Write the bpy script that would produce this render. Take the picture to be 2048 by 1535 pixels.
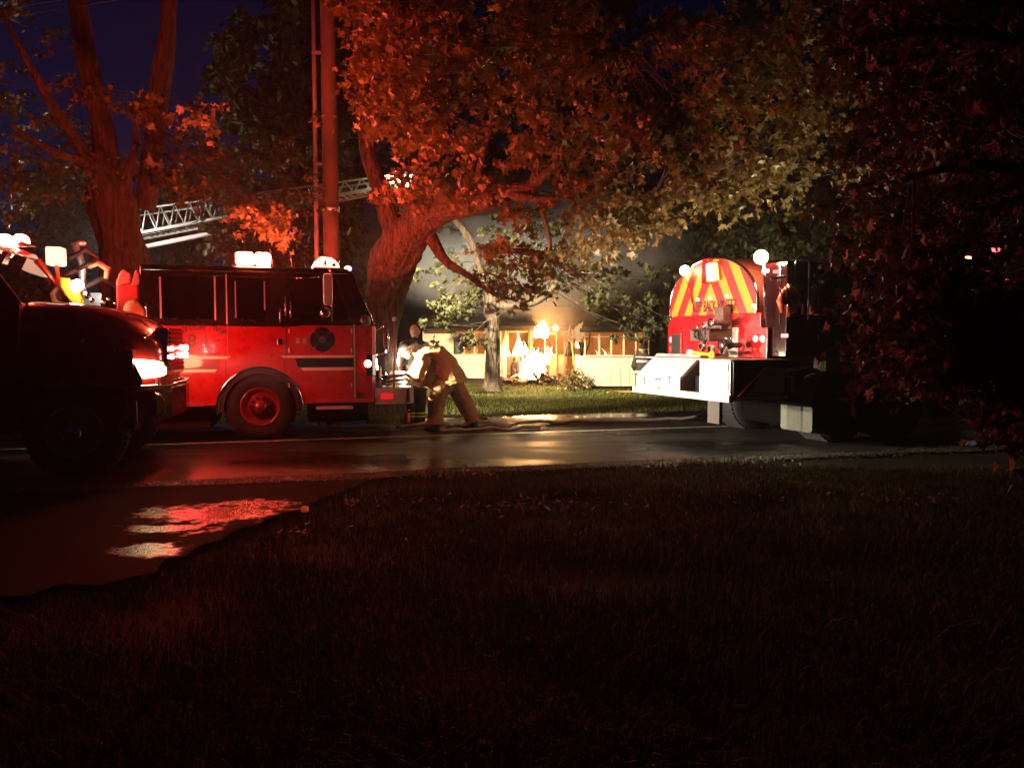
import bpy, math, random
import numpy as np
from mathutils import Vector, Matrix, noise
random.seed(7); rng = np.random.default_rng(7)
sc = bpy.context.scene
R = math.radians
for o in list(bpy.data.objects): bpy.data.objects.remove(o)
COL = sc.collection

# ---------------------------------------------------------------- camera, sky, exposure
F = 1547.0; PITCH = math.atan(87.5/F); CAMZ = 1.55
cd = bpy.data.cameras.new('camera'); cam = bpy.data.objects.new('camera', cd); COL.objects.link(cam)
cd.sensor_width = 36; cd.lens = 36*F/2048; cd.clip_end = 900; cd.clip_start = .05
cam.location = (0, 0, CAMZ); cam.rotation_euler = (math.pi/2-PITCH, 0, 0)
sc.camera = cam
W = bpy.data.worlds.new('World'); sc.world = W; W.use_nodes = True
nt = W.node_tree; bg = nt.nodes['Background']
sky = nt.nodes.new('ShaderNodeTexSky'); sky.sky_type = 'NISHITA'; sky.sun_disc = False
sky.sun_elevation = R(-4.0); sky.sun_rotation = R(-60); sky.altitude = 200
tint = nt.nodes.new('ShaderNodeMix'); tint.data_type = 'RGBA'; tint.blend_type = 'MULTIPLY'; tint.inputs[0].default_value = 1; tint.inputs[7].default_value = (.05, .9, 4.0, 1)
nt.links.new(sky.outputs[0], tint.inputs[6]); nt.links.new(tint.outputs[2], bg.inputs[0]); bg.inputs[1].default_value = 0.05
sc.view_settings.view_transform = 'Standard'; sc.view_settings.look = 'None'
sc.view_settings.gamma = 1; sc.view_settings.exposure = 0.0
sc.cycles.max_bounces = 6; sc.cycles.diffuse_bounces = 2; sc.cycles.glossy_bounces = 3
sc.cycles.transparent_max_bounces = 12; sc.cycles.transmission_bounces = 3; sc.cycles.volume_bounces = 0
sc.cycles.sample_clamp_indirect = 3.0; sc.cycles.caustics_reflective = False; sc.cycles.caustics_refractive = False
sc.cycles.volume_step_rate = 3.0; sc.cycles.use_denoising = True
sc.cycles.use_light_tree = True

# ---------------------------------------------------------------- pixel <-> place helpers (photo pixels of the 2048 wide picture)
cT, sT = math.cos(PITCH), math.sin(PITCH)
def ray(px, py):
    dx = (px-1024)/F; dy = -(py-767.5)/F
    d = Vector((dx, cT+dy*sT, -sT+dy*cT)); return d/d.y
def P(px, py, Y): return Vector((0, 0, CAMZ))+ray(px, py)*Y
def G(px, py, z=0.0):
    d = ray(px, py); t = (z-CAMZ)/d.z; return Vector((0, 0, CAMZ))+d*t
class Frame:
    def __init__(s, x, y, deg):
        s.o = Vector((x, y, 0)); s.a = R(deg)
        s.u = Vector((math.cos(s.a), math.sin(s.a), 0)); s.v = Vector((-math.sin(s.a), math.cos(s.a), 0))
    def loc(s, p): q = p-s.o; return Vector((q.dot(s.u), q.dot(s.v), q.z))
    def side(s, px, py, v):                      # where a sight line meets the plane v = const
        d = ray(px, py); c = Vector((0, 0, CAMZ)); t = (v+s.o.dot(s.v)-c.dot(s.v))/d.dot(s.v); return s.loc(c+d*t)
    def rear(s, px, py, u):
        d = ray(px, py); c = Vector((0, 0, CAMZ)); t = (u+s.o.dot(s.u)-c.dot(s.u))/d.dot(s.u); return s.loc(c+d*t)
    def w(s, u, v, z): return s.o+s.u*u+s.v*v+Vector((0, 0, z))
ROAD = Frame(0, 0, 15)
def rw(u, v, z=0): return ROAD.w(u, v, z)
def gz(x, y):
    v = -x*math.sin(R(15))+y*math.cos(R(15))
    return -0.0125*max(0, v-15.2) if v < 60 else -0.56

# ---------------------------------------------------------------- object helpers
def link(o, parent=None):
    COL.objects.link(o)
    if parent is not None: o.parent = parent
    return o
def tag(o, label=None, cat=None, group=None, kind=None):
    if label: o['label'] = label
    if cat: o['category'] = cat
    if group: o['group'] = group
    if kind: o['kind'] = kind
    return o
def empty(name, loc, rz=0, label=None, cat=None, group=None):
    o = bpy.data.objects.new(name, None); o.location = loc; o.rotation_euler = (0, 0, rz); o.empty_display_size = .1
    link(o); return tag(o, label, cat, group)
class MB:
    def __init__(s): s.v = []; s.f = []; s.sm = []
    def add(s, vs, fs, smooth=False):
        n = len(s.v); s.v += [tuple(p) for p in vs]; s.f += [tuple(i+n for i in f) for f in fs]; s.sm += [smooth]*len(fs); return s
    def box(s, x0, x1, y0, y1, z0, z1, M=None):
        vs = [Vector((x, y, z)) for x in (x0, x1) for y in (y0, y1) for z in (z0, z1)]
        if M is not None: vs = [M@p for p in vs]
        return s.add(vs, [(0, 1, 3, 2), (4, 6, 7, 5), (0, 4, 5, 1), (2, 3, 7, 6), (0, 2, 6, 4), (1, 5, 7, 3)])
    def prism(s, poly, a0, a1, axis='y', M=None):   # poly in the two other axes (x,z), (y,z) or (x,y)
        def mk(p, a): return Vector({'y': (p[0], a, p[1]), 'x': (a, p[0], p[1]), 'z': (p[0], p[1], a)}[axis])
        n = len(poly); vs = [mk(p, a0) for p in poly]+[mk(p, a1) for p in poly]
        if M is not None: vs = [M@p for p in vs]
        fs = [tuple(range(n))[::-1], tuple(range(n, 2*n))]+[(i, (i+1) % n, n+(i+1) % n, n+i) for i in range(n)]
        return s.add(vs, fs)
    def tube(s, pts, r, n=10, smooth=True, cap=True, wob=0, wf=2.0, squash=1.0, ridge=0):
        pts = [Vector(p) for p in pts]; m = len(pts)
        rs = r if isinstance(r, (list, tuple)) else [r]*m
        t0 = (pts[1]-pts[0]).normalized(); up = Vector((0, 0, 1)) if abs(t0.z) < .9 else Vector((0, 1, 0))
        x = t0.cross(up).normalized(); vs = []
        for i, p in enumerate(pts):
            t = (pts[min(i+1, m-1)]-pts[max(i-1, 0)]).normalized()
            x = (x-t*x.dot(t)).normalized(); y = t.cross(x)
            for k in range(n):
                a = 2*math.pi*k/n; d = x*math.cos(a)+y*math.sin(a)*squash; q = p+d*rs[i]
                if wob: q = p+d*rs[i]*(1+wob*noise.noise(q*wf)+.5*wob*noise.noise(q*wf*3.1))
                if ridge: q = q+d*rs[i]*ridge*(abs(noise.noise(Vector((math.cos(a)*3.2, math.sin(a)*3.2, (pts[i]-pts[0]).length*.55))))*2-.5+.4*noise.noise(q*7))
                vs.append(q)
        fs = [(i*n+k, i*n+(k+1) % n, (i+1)*n+(k+1) % n, (i+1)*n+k) for i in range(m-1) for k in range(n)]
        if cap: fs += [tuple(range(n))[::-1], tuple(range((m-1)*n, m*n))]
        return s.add(vs, fs, smooth)
    def cyl(s, p0, p1, r0, r1=None, n=24, smooth=True): return s.tube([p0, p1], [r0, r0 if r1 is None else r1], n, smooth)
    def lathe(s, prof, c, axis='y', n=32):        # prof: (radius, along); closed loops allowed
        vs = []; c = Vector(c); m = len(prof)
        for r, a in prof:
            for k in range(n):
                t = 2*math.pi*k/n; p, q = r*math.cos(t), r*math.sin(t)
                vs.append(c+Vector({'y': (p, a, q), 'x': (a, p, q), 'z': (p, q, a)}[axis]))
        fs = [(i*n+k, i*n+(k+1) % n, (i+1)*n+(k+1) % n, (i+1)*n+k) for i in range(m-1) for k in range(n)]
        return s.add(vs, fs, True)
    def ell(s, c, rx, ry, rz, M=None, nu=16, nv=10, wob=0, wf=3):
        vs = []; c = Vector(c)
        for j in range(nv+1):
            ph = math.pi*j/nv
            for i in range(nu):
                th = 2*math.pi*i/nu; d = Vector((math.sin(ph)*math.cos(th)*rx, math.sin(ph)*math.sin(th)*ry, math.cos(ph)*rz))
                if M is not None: d = M@d
                if wob: d = d*(1+wob*noise.noise((c+d)*wf))
                vs.append(c+d)
        fs = [(j*nu+i, (j+1)*nu+i, (j+1)*nu+(i+1) % nu, j*nu+(i+1) % nu) for j in range(nv) for i in range(nu)]
        return s.add(vs, fs, True)
    def build(s, name, mat, parent=None, bevel=0, seg=2):
        me = bpy.data.meshes.new(name); me.from_pydata(s.v, [], s.f)
        me.polygons.foreach_set('use_smooth', s.sm)
        for m in (mat if isinstance(mat, (list, tuple)) else [mat]): me.materials.append(m)
        o = link(bpy.data.objects.new(name, me), parent)
        if bevel:
            b = o.modifiers.new('bevel', 'BEVEL'); b.width = bevel; b.segments = seg; b.limit_method = 'ANGLE'; b.angle_limit = R(40); b.harden_normals = False
        return o
def box(name, mat, parent, x0, x1, y0, y1, z0, z1, bevel=0): return MB().box(x0, x1, y0, y1, z0, z1).build(name, mat, parent, bevel)
def rrect(x0, x1, z0, z1, r, n=5):
    out = []
    for cx, cz, a0 in ((x1-r, z1-r, 0), (x0+r, z1-r, 90), (x0+r, z0+r, 180), (x1-r, z0+r, 270)):
        for k in range(n+1):
            a = R(a0+90*k/n); out.append((cx+r*math.cos(a), cz+r*math.sin(a)))
    return out
def np_mesh(name, verts, faces, mat, parent=None, smooth=False):   # faces: (n,k) array
    me = bpy.data.meshes.new(name); nf, k = faces.shape
    me.vertices.add(len(verts)); me.vertices.foreach_set('co', np.ascontiguousarray(verts, dtype=np.float32).ravel())
    me.loops.add(nf*k); me.loops.foreach_set('vertex_index', faces.astype(np.int32).ravel())
    me.polygons.add(nf); me.polygons.foreach_set('loop_start', np.arange(0, nf*k, k, dtype=np.int32))
    me.polygons.foreach_set('loop_total', np.full(nf, k, dtype=np.int32))
    me.update(calc_edges=True); me.materials.append(mat)
    if smooth: me.shade_smooth()
    return link(bpy.data.objects.new(name, me), parent)
def text(name, body, size, mat, parent, loc, rot, extrude=.002, align='CENTER', font_scale=1.0):
    cu = bpy.data.curves.new(name, 'FONT'); cu.body = body; cu.size = size; cu.extrude = extrude; cu.align_x = align; cu.align_y = 'CENTER'
    cu.offset = size*(.035 if name == 'number' else .018 if size < .2 else .004); o = bpy.data.objects.new(name, cu); cu.materials.append(mat)
    COL.objects.link(o); me = bpy.data.meshes.new_from_object(o.evaluated_get(bpy.context.evaluated_depsgraph_get())); bpy.data.objects.remove(o); bpy.data.curves.remove(cu)
    if not me.materials: me.materials.append(mat)
    o = bpy.data.objects.new(name, me); o.location = loc; o.rotation_euler = rot; o.scale = (font_scale, 1, 1); return link(o, parent)

# ---------------------------------------------------------------- materials
MATS = {}
def mat(name, col, rough=.5, metal=0, var=.25, scale=6, bump=0, bscale=40, coat=0, emit=None, es=0, spec=.5, col2=None, rvar=0, detail=6):
    if name in MATS: return MATS[name]
    m = bpy.data.materials.new(name); m.use_nodes = True; N = m.node_tree.nodes; L = m.node_tree.links
    b = N['Principled BSDF']; b.inputs['Roughness'].default_value = rough; b.inputs['Metallic'].default_value = metal
    b.inputs['Coat Weight'].default_value = coat; b.inputs['Coat Roughness'].default_value = .06; b.inputs['Specular IOR Level'].default_value = spec
    if emit is not None:
        b.inputs['Emission Color'].default_value = (*emit, 1); b.inputs['Emission Strength'].default_value = es
    tc = N.new('ShaderNodeTexCoord'); nz = N.new('ShaderNodeTexNoise'); nz.inputs['Scale'].default_value = scale; nz.inputs['Detail'].default_value = detail
    L.new(tc.outputs['Object'], nz.inputs['Vector'])
    mr = N.new('ShaderNodeMapRange'); mr.inputs[1].default_value = .3; mr.inputs[2].default_value = .7
    L.new(nz.outputs[0], mr.inputs[0])
    mx = N.new('ShaderNodeMix'); mx.data_type = 'RGBA'; L.new(mr.outputs[0], mx.inputs[0])
    c2 = col2 if col2 else tuple(c*(1-var) for c in col)
    mx.inputs[6].default_value = (*col, 1); mx.inputs[7].default_value = (*c2, 1)
    L.new(mx.outputs[2], b.inputs['Base Color'])
    if rvar:
        m2 = N.new('ShaderNodeMapRange'); m2.inputs[1].default_value = .3; m2.inputs[2].default_value = .7
        m2.inputs[3].default_value = max(0, rough-rvar); m2.inputs[4].default_value = min(1, rough+rvar)
        n2 = N.new('ShaderNodeTexNoise'); n2.inputs['Scale'].default_value = scale*2.3; n2.inputs['Detail'].default_value = 8
        L.new(tc.outputs['Object'], n2.inputs['Vector']); L.new(n2.outputs[0], m2.inputs[0]); L.new(m2.outputs[0], b.inputs['Roughness'])
    if bump:
        n3 = N.new('ShaderNodeTexNoise'); n3.inputs['Scale'].default_value = bscale; n3.inputs['Detail'].default_value = 8
        bp = N.new('ShaderNodeBump'); bp.inputs['Strength'].default_value = bump; bp.inputs['Distance'].default_value = .02
        L.new(tc.outputs['Object'], n3.inputs['Vector']); L.new(n3.outputs[0], bp.inputs['Height']); L.new(bp.outputs[0], b.inputs['Normal'])
    MATS[name] = m; return m
def glass(name, tint=(.25, .28, .27), gl=.12):
    m = bpy.data.materials.new(name); m.use_nodes = True; N = m.node_tree.nodes; L = m.node_tree.links; N.clear()
    o = N.new('ShaderNodeOutputMaterial'); t = N.new('ShaderNodeBsdfTransparent'); t.inputs[0].default_value = (*tint, 1)
    g = N.new('ShaderNodeBsdfGlossy'); g.inputs['Roughness'].default_value = .03; g.inputs[0].default_value = (.9, .9, .9, 1)
    fr = N.new('ShaderNodeFresnel'); fr.inputs[0].default_value = 1.5; ad = N.new('ShaderNodeMath'); ad.operation = 'ADD'; ad.inputs[1].default_value = gl*.3; ad.use_clamp = True
    mx = N.new('ShaderNodeMixShader'); L.new(fr.outputs[0], ad.inputs[0]); L.new(ad.outputs[0], mx.inputs[0]); L.new(t.outputs[0], mx.inputs[1]); L.new(g.outputs[0], mx.inputs[2]); L.new(mx.outputs[0], o.inputs[0])
    return m
def emis(name, col, s):
    m = bpy.data.materials.new(name); m.use_nodes = True; N = m.node_tree.nodes; L = m.node_tree.links; N.clear()
    o = N.new('ShaderNodeOutputMaterial'); e = N.new('ShaderNodeEmission'); e.inputs[0].default_value = (*col, 1); e.inputs[1].default_value = s; L.new(e.outputs[0], o.inputs[0]); return m
def leafmat(name, c1, c2, trans=.35, rough=.5):
    m = bpy.data.materials.new(name); m.use_nodes = True; N = m.node_tree.nodes; L = m.node_tree.links; b = N['Principled BSDF']
    g = N.new('ShaderNodeNewGeometry'); mx = N.new('ShaderNodeMix'); mx.data_type = 'RGBA'
    mx.inputs[6].default_value = (*c1, 1); mx.inputs[7].default_value = (*c2, 1)
    L.new(g.outputs['Random Per Island'], mx.inputs[0]); L.new(mx.outputs[2], b.inputs['Base Color']); b.inputs['Roughness'].default_value = rough
    t = N.new('ShaderNodeBsdfTranslucent'); L.new(mx.outputs[2], t.inputs[0]); ms = N.new('ShaderNodeMixShader'); ms.inputs[0].default_value = trans
    L.new(b.outputs[0], ms.inputs[1]); L.new(t.outputs[0], ms.inputs[2]); L.new(ms.outputs[0], N['Material Output'].inputs[0]); return m
red_paint = mat('red_paint', (.42, .006, .01), .3, var=.15, scale=2, coat=1, rvar=.08, bump=.02, bscale=60)
maroon = mat('maroon_paint', (.22, .006, .006), .32, var=.2, scale=2, coat=1, rvar=.1)
black_paint = mat('black_paint', (.008, .008, .009), .22, var=.4, scale=3, coat=1, rvar=.08)
black_rough = mat('black_plastic', (.012, .012, .012), .6, var=.4, bump=.2)
rubber = mat('tyre_rubber', (.012, .0115, .0115), .85, var=.4, scale=20, bump=.4, bscale=70)
chrome = mat('chrome', (.75, .75, .76), .12, metal=1, var=.1, rvar=.06)
alu = mat('aluminium', (.7, .7, .7), .38, metal=.7, var=.15, scale=8, rvar=.1, bump=.1, bscale=60)
white_paint = mat('white_paint', (.72, .72, .7), .35, var=.08, coat=.3)
white_tape = mat('white_stripe', (.8, .78, .74), .4, var=.06)
gold = mat('gold_letter', (.07, .022, .008), .35, var=.4)
amber = mat('amber_lens', (.6, .22, .02), .2, emit=(1, .45, .08), es=3)
orange_tape = mat('orange_reflective', (.8, .2, .01), .45, var=.08, scale=30, bump=.1, bscale=120)
red_tape = mat('red_reflective', (.55, .008, .008), .45, var=.15, scale=30, bump=.1, bscale=120)
yellow_tape = mat('lime_reflective', (.65, .75, .05), .4, var=.1)
silver_tape = mat('silver_reflective', (.6, .6, .55), .4, var=.1)
def barkmat(name, c1, c2, dist):
    m = bpy.data.materials.new(name); m.use_nodes = True; N = m.node_tree.nodes; L = m.node_tree.links; b = N['Principled BSDF']; b.inputs['Roughness'].default_value = .85
    tc = N.new('ShaderNodeTexCoord'); mp = N.new('ShaderNodeMapping'); mp.inputs['Scale'].default_value = (1, 1, .16); L.new(tc.outputs['Object'], mp.inputs[0])
    n1 = N.new('ShaderNodeTexNoise'); n1.inputs['Scale'].default_value = 13; n1.inputs['Detail'].default_value = 9; n1.inputs['Roughness'].default_value = .65; n1.inputs['Distortion'].default_value = .6; L.new(mp.outputs[0], n1.inputs[0])
    mr = N.new('ShaderNodeMapRange'); mr.inputs[1].default_value = .35; mr.inputs[2].default_value = .62; L.new(n1.outputs[0], mr.inputs[0])
    mx = N.new('ShaderNodeMix'); mx.data_type = 'RGBA'; mx.inputs[6].default_value = (*c1, 1); mx.inputs[7].default_value = (*c2, 1); L.new(mr.outputs[0], mx.inputs[0]); L.new(mx.outputs[2], b.inputs['Base Color'])
    bp = N.new('ShaderNodeBump'); bp.inputs['Strength'].default_value = 1; bp.inputs['Distance'].default_value = dist; L.new(mr.outputs[0], bp.inputs['Height']); L.new(bp.outputs[0], b.inputs['Normal']); return m
bark = mat('maple_bark_plain', (.17, .12, .09), .9, var=.55, scale=5, bump=1.0, bscale=14)
bark = barkmat('maple_bark', (.06, .04, .03), (.26, .19, .14), .07); bark2 = barkmat('dark_bark', (.03, .022, .018), (.11, .085, .065), .05)
pole_wood = mat('pole_wood', (.15, .1, .075), .85, var=.35, scale=3, bump=.4, bscale=30)
cloth_tan = mat('turnout_tan', (.6, .31, .11), .85, var=.25, scale=7, bump=.5, bscale=22)
cloth_dark = mat('turnout_dark', (.035, .028, .025), .85, var=.4, scale=9, bump=.5, bscale=26)
cloth_white = mat('white_shirt', (.62, .6, .58), .85, var=.1, bump=.5, bscale=22)
skin = mat('skin', (.62, .36, .27), .5, var=.15, scale=14)
hair = mat('hair', (.02, .013, .01), .7, var=.4)
hose_cloth = mat('hose_jacket', (.45, .4, .34), .8, var=.3, scale=20, bump=.4, bscale=80)
glass_dark = glass('cab_glass', (.2, .215, .21), .15)
LR = (1, .075, .035)
lamp_red = emis('red_flasher', LR, 1000)
lamp_red_small = emis('red_flasher_small', (1, .07, .045), 120)
lamp_left = emis('red_flasher_left', (1, .06, .03), 420)
lamp_warm = emis('warm_headlight', (1, .72, .42), 60)
lamp_flood = emis('floodlight', (1, .82, .5), 330)
lamp_white = emis('white_worklight', (1, .85, .66), 120)
lamp_tail = emis('tail_lamp', (1, .16, .14), 9)
lamp_panel = emis('lit_panel', (1, .78, .5), 9)

# ---------------------------------------------------------------- ground, road
def surface_grid(name, x0, x1, y0, y1, nx, ny, mat_, dz=0, bumpy=0.0, fn=gz):
    xs = np.linspace(x0, x1, nx); ys = np.linspace(y0, y1, ny); X, Y = np.meshgrid(xs, ys)
    Z = np.array([[fn(a, b)+dz+(bumpy*noise.noise(Vector((a*1.7, b*1.7, 3))) if bumpy else 0) for a in xs] for b in ys])
    V = np.stack([X, Y, Z], -1).reshape(-1, 3); i = np.arange(nx-1)[None, :]+np.arange(ny-1)[:, None]*nx; i = i.ravel()
    return np_mesh(name, V, np.stack([i, i+1, i+nx+1, i+nx], 1), mat_, smooth=True)
def ground_mat(name, c1, c2, c3, scale=3):
    m = bpy.data.materials.new(name); m.use_nodes = True; N = m.node_tree.nodes; L = m.node_tree.links; b = N['Principled BSDF']; b.inputs['Roughness'].default_value = .9
    tc = N.new('ShaderNodeTexCoord'); n1 = N.new('ShaderNodeTexNoise'); n1.inputs['Scale'].default_value = scale*.25; n1.inputs['Detail'].default_value = 10
    n2 = N.new('ShaderNodeTexNoise'); n2.inputs['Scale'].default_value = scale*12; n2.inputs['Detail'].default_value = 6
    L.new(tc.outputs['Object'], n1.inputs[0]); L.new(tc.outputs['Object'], n2.inputs[0])
    r = N.new('ShaderNodeValToRGB'); e = r.color_ramp.elements; e[0].position = .35; e[0].color = (*c1, 1); e[1].position = .65; e[1].color = (*c2, 1)
    L.new(n1.outputs[0], r.inputs[0]); mx = N.new('ShaderNodeMix'); mx.data_type = 'RGBA'; mx.inputs[7].default_value = (*c3, 1)
    mr = N.new('ShaderNodeMapRange'); mr.inputs[1].default_value = .5; mr.inputs[2].default_value = .75; L.new(n2.outputs[0], mr.inputs[0]); L.new(mr.outputs[0], mx.inputs[0]); L.new(r.outputs[0], mx.inputs[6]); L.new(mx.outputs[2], b.inputs['Base Color'])
    bp = N.new('ShaderNodeBump'); b.inputs['Specular IOR Level'].default_value = .1; bp.inputs['Strength'].default_value = .4; bp.inputs['Distance'].default_value = .03; L.new(n2.outputs[0], bp.inputs['Height']); L.new(bp.outputs[0], b.inputs['Normal']); return m
soil = ground_mat('lawn_soil', (.02, .02, .01), (.032, .028, .015), (.012, .013, .008))
big = surface_grid('ground', -400, 400, -60, 700, 60, 60, soil, dz=-.1, fn=lambda a, b: gz(a, b)); tag(big, kind='structure')
near = surface_grid('lawn', -30, 30, 0, 60, 181, 181, soil, dz=-.03, bumpy=.03); tag(near, kind='structure')
def wet(name, c, dry, wetr, scale, th0, th1, bump=.35, spec=.5, radial=0):
    m = bpy.data.materials.new(name); m.use_nodes = True; N = m.node_tree.nodes; L = m.node_tree.links; b = N['Principled BSDF']
    tc = N.new('ShaderNodeTexCoord'); n1 = N.new('ShaderNodeTexNoise'); n1.inputs['Scale'].default_value = scale; n1.inputs['Detail'].default_value = 5
    mp = N.new('ShaderNodeMapping'); mp.inputs['Rotation'].default_value = (0, 0, R(-15)); mp.inputs['Scale'].default_value = (.35, 1, 1)
    L.new(tc.outputs['Object'], mp.inputs[0]); L.new(mp.outputs[0], n1.inputs[0])
    mr = N.new('ShaderNodeMapRange'); mr.inputs[1].default_value = th0; mr.inputs[2].default_value = th1; mr.inputs[3].default_value = wetr; mr.inputs[4].default_value = dry
    if radial:
        ln = N.new('ShaderNodeVectorMath'); ln.operation = 'LENGTH'; L.new(tc.outputs['Object'], ln.inputs[0]); ms_ = N.new('ShaderNodeMath'); ms_.operation = 'MULTIPLY_ADD'; ms_.inputs[1].default_value = radial; L.new(ln.outputs['Value'], ms_.inputs[0]); L.new(n1.outputs[0], ms_.inputs[2]); L.new(ms_.outputs[0], mr.inputs[0])
    else: L.new(n1.outputs[0], mr.inputs[0])
    L.new(mr.outputs[0], b.inputs['Roughness']); b.inputs['Specular IOR Level'].default_value = spec
    if radial:
        m3 = N.new('ShaderNodeMapRange'); m3.inputs[1].default_value = th0; m3.inputs[2].default_value = th1; m3.inputs[3].default_value = .3; m3.inputs[4].default_value = .04; L.new(ms_.outputs[0], m3.inputs[0]); L.new(m3.outputs[0], b.inputs['Specular IOR Level'])
    n2 = N.new('ShaderNodeTexNoise'); n2.inputs['Scale'].default_value = 55; n2.inputs['Detail'].default_value = 8; L.new(tc.outputs['Object'], n2.inputs[0])
    mx = N.new('ShaderNodeMix'); mx.data_type = 'RGBA'; mx.inputs[6].default_value = (*c, 1); mx.inputs[7].default_value = (*[k*.5 for k in c], 1); L.new(n2.outputs[0], mx.inputs[0]); L.new(mx.outputs[2], b.inputs['Base Color'])
    ms = N.new('ShaderNodeMath'); ms.operation = 'MULTIPLY'; ms.inputs[1].default_value = bump; L.new(mr.outputs[0], ms.inputs[0])
    bp = N.new('ShaderNodeBump'); bp.inputs['Distance'].default_value = .012; L.new(ms.outputs[0], bp.inputs['Strength']); L.new(n2.outputs[0], bp.inputs['Height']); L.new(bp.outputs[0], b.inputs['Normal']); return m
asphalt = wet('wet_asphalt', (.007, .0065, .006), .6, .17, .8, .34, .56)
apron_m = wet('wet_gravel_drive', (.005, .004, .0035), .9, .8, .9, .3, .6, .3, spec=.04)
shoulder_m = wet('wet_shoulder', (.05, .045, .04), .45, .04, .9, .45, .62, .5)
def strip(name, m, v0, v1, z, u0=-70, u1=90, n=60, edge=0.0):
    mb = MB(); vs = []; us = np.linspace(u0, u1, n)
    for u in us:
        e = edge*noise.noise(Vector((u*.9, 0, v0))) if edge else 0; e2 = edge*noise.noise(Vector((u*.9, 5, v1))) if edge else 0
        vs += [rw(u, v0+e, z), rw(u, v1+e2, z)]
    mb.add(vs, [(2*i, 2*i+2, 2*i+3, 2*i+1) for i in range(n-1)]); return tag(mb.build(name, m), kind='structure')
strip('shoulder', shoulder_m, 14.0, 15.25, .004, n=500, edge=.16)
strip('shoulder_near', mat('gravel_edge', (.035, .03, .025), .8, var=.5, scale=30, bump=1, bscale=60), 8.78, 9.3, .004, n=500, edge=.15)
strip('road', asphalt, 9.1, 14.35, .012, n=400, edge=.05)
line_m = mat('worn_line_paint', (.62, .6, .5), .35, var=.4, scale=9, rvar=.12)
strip('road_marking', line_m, 12.24, 12.34, .018, u0=-40, u1=40, n=200)
# driveway apron leading off to the lower left
ap = [(-30, 990), (330, 975), (740, 962), (690, 984), (640, 1000), (600, 1022), (560, 1030), (515, 1052), (470, 1062), (440, 1086), (400, 1094), (370, 1118), (330, 1122), (310, 1150), (270, 1158), (200, 1175), (120, 1172), (60, 1196), (-60, 1200), (-300, 1230), (-900, 1200), (-1200, 1100)]
N_ = apron_m.node_tree.nodes; L_ = apron_m.node_tree.links; tc_ = N_.new('ShaderNodeTexCoord'); dmin = None
for (cx_, cy_), rx_, ry_ in (((430, 1030), .75, .42), ((300, 1104), .34, .22), ((520, 1010), .4, .2), ((330, 1062), .4, .2)):
    g_ = G(cx_, cy_); mp_ = N_.new('ShaderNodeMapping'); mp_.vector_type = 'TEXTURE'; mp_.inputs['Location'].default_value = (g_.x, g_.y, .02); mp_.inputs['Scale'].default_value = (rx_, ry_, 1)
    L_.new(tc_.outputs['Object'], mp_.inputs[0]); ln_ = N_.new('ShaderNodeVectorMath'); ln_.operation = 'LENGTH'; L_.new(mp_.outputs[0], ln_.inputs[0])
    if dmin is None: dmin = ln_.outputs['Value']
    else: mi_ = N_.new('ShaderNodeMath'); mi_.operation = 'MINIMUM'; L_.new(dmin, mi_.inputs[0]); L_.new(ln_.outputs['Value'], mi_.inputs[1]); dmin = mi_.outputs[0]
nz_ = N_.new('ShaderNodeTexNoise'); nz_.inputs['Scale'].default_value = 4.5; nz_.inputs['Detail'].default_value = 9; nz_.inputs['Roughness'].default_value = .68; L_.new(tc_.outputs['Object'], nz_.inputs[0])
ma_ = N_.new('ShaderNodeMath'); ma_.operation = 'MULTIPLY_ADD'; ma_.inputs[1].default_value = 3.2; L_.new(nz_.outputs[0], ma_.inputs[0]); L_.new(dmin, ma_.inputs[2])
for (lo__, hi__, sock) in ((.2, .88, 'Roughness'), (.32, .04, 'Specular IOR Level')):
    mr_ = N_.new('ShaderNodeMapRange'); mr_.inputs[1].default_value = 2.15; mr_.inputs[2].default_value = 2.6; mr_.inputs[3].default_value = lo__; mr_.inputs[4].default_value = hi__; L_.new(ma_.outputs[0], mr_.inputs[0]); L_.new(mr_.outputs[0], N_['Principled BSDF'].inputs[sock])
mb = MB(); mb.add([G(a, b)+Vector((0, 0, .02)) for a, b in ap], [tuple(range(len(ap)))[::-1]]); drive = mb.build('driveway', apron_m); tag(drive, kind='structure')
for p in drive.data.polygons:
    if p.normal.z < 0: drive.data.flip_normals(); break
from mathutils.geometry import intersect_point_tri_2d
APW = [G(a, b) for a, b in ap]
def in_apron(x, y):
    c = False; n = len(APW)
    for i in range(n):
        a, b = APW[i], APW[i-1]
        if (a.y > y) != (b.y > y) and x < (b.x-a.x)*(y-a.y)/(b.y-a.y)+a.x: c = not c
    return c

# ---------------------------------------------------------------- grass
def blades(name, mat_, pts, h, w, seg2=True, lean=.5):
    n = len(pts); a = rng.uniform(0, 2*np.pi, n); l = rng.normal(0, lean, n); hh = h*rng.uniform(.45, 1.3, n); ww = w*rng.uniform(.6, 1.3, n)
    dx, dy = np.cos(a), np.sin(a); px, py = -dy, dx; b = pts
    off = lambda s, u, z: b+np.stack([dx*u+px*s, dy*u+py*s, z], 1)
    v0 = off(-ww, 0*l, 0*hh); v1 = off(ww, 0*l, 0*hh); v2 = off(ww*.7, l*hh*.35, hh*.6); v3 = off(-ww*.7, l*hh*.35, hh*.6); v4 = off(0*ww, l*hh, hh*.95)
    V = np.stack([v0, v1, v2, v3, v4], 1).reshape(-1, 3); i = np.arange(n)*5
    Fs = np.concatenate([np.stack([i, i+1, i+2], 1), np.stack([i, i+2, i+3], 1), np.stack([i+3, i+2, i+4], 1)])
    return tag(np_mesh(name, V, Fs, mat_), kind='stuff')
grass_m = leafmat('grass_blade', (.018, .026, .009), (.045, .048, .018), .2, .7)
pts = []
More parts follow.
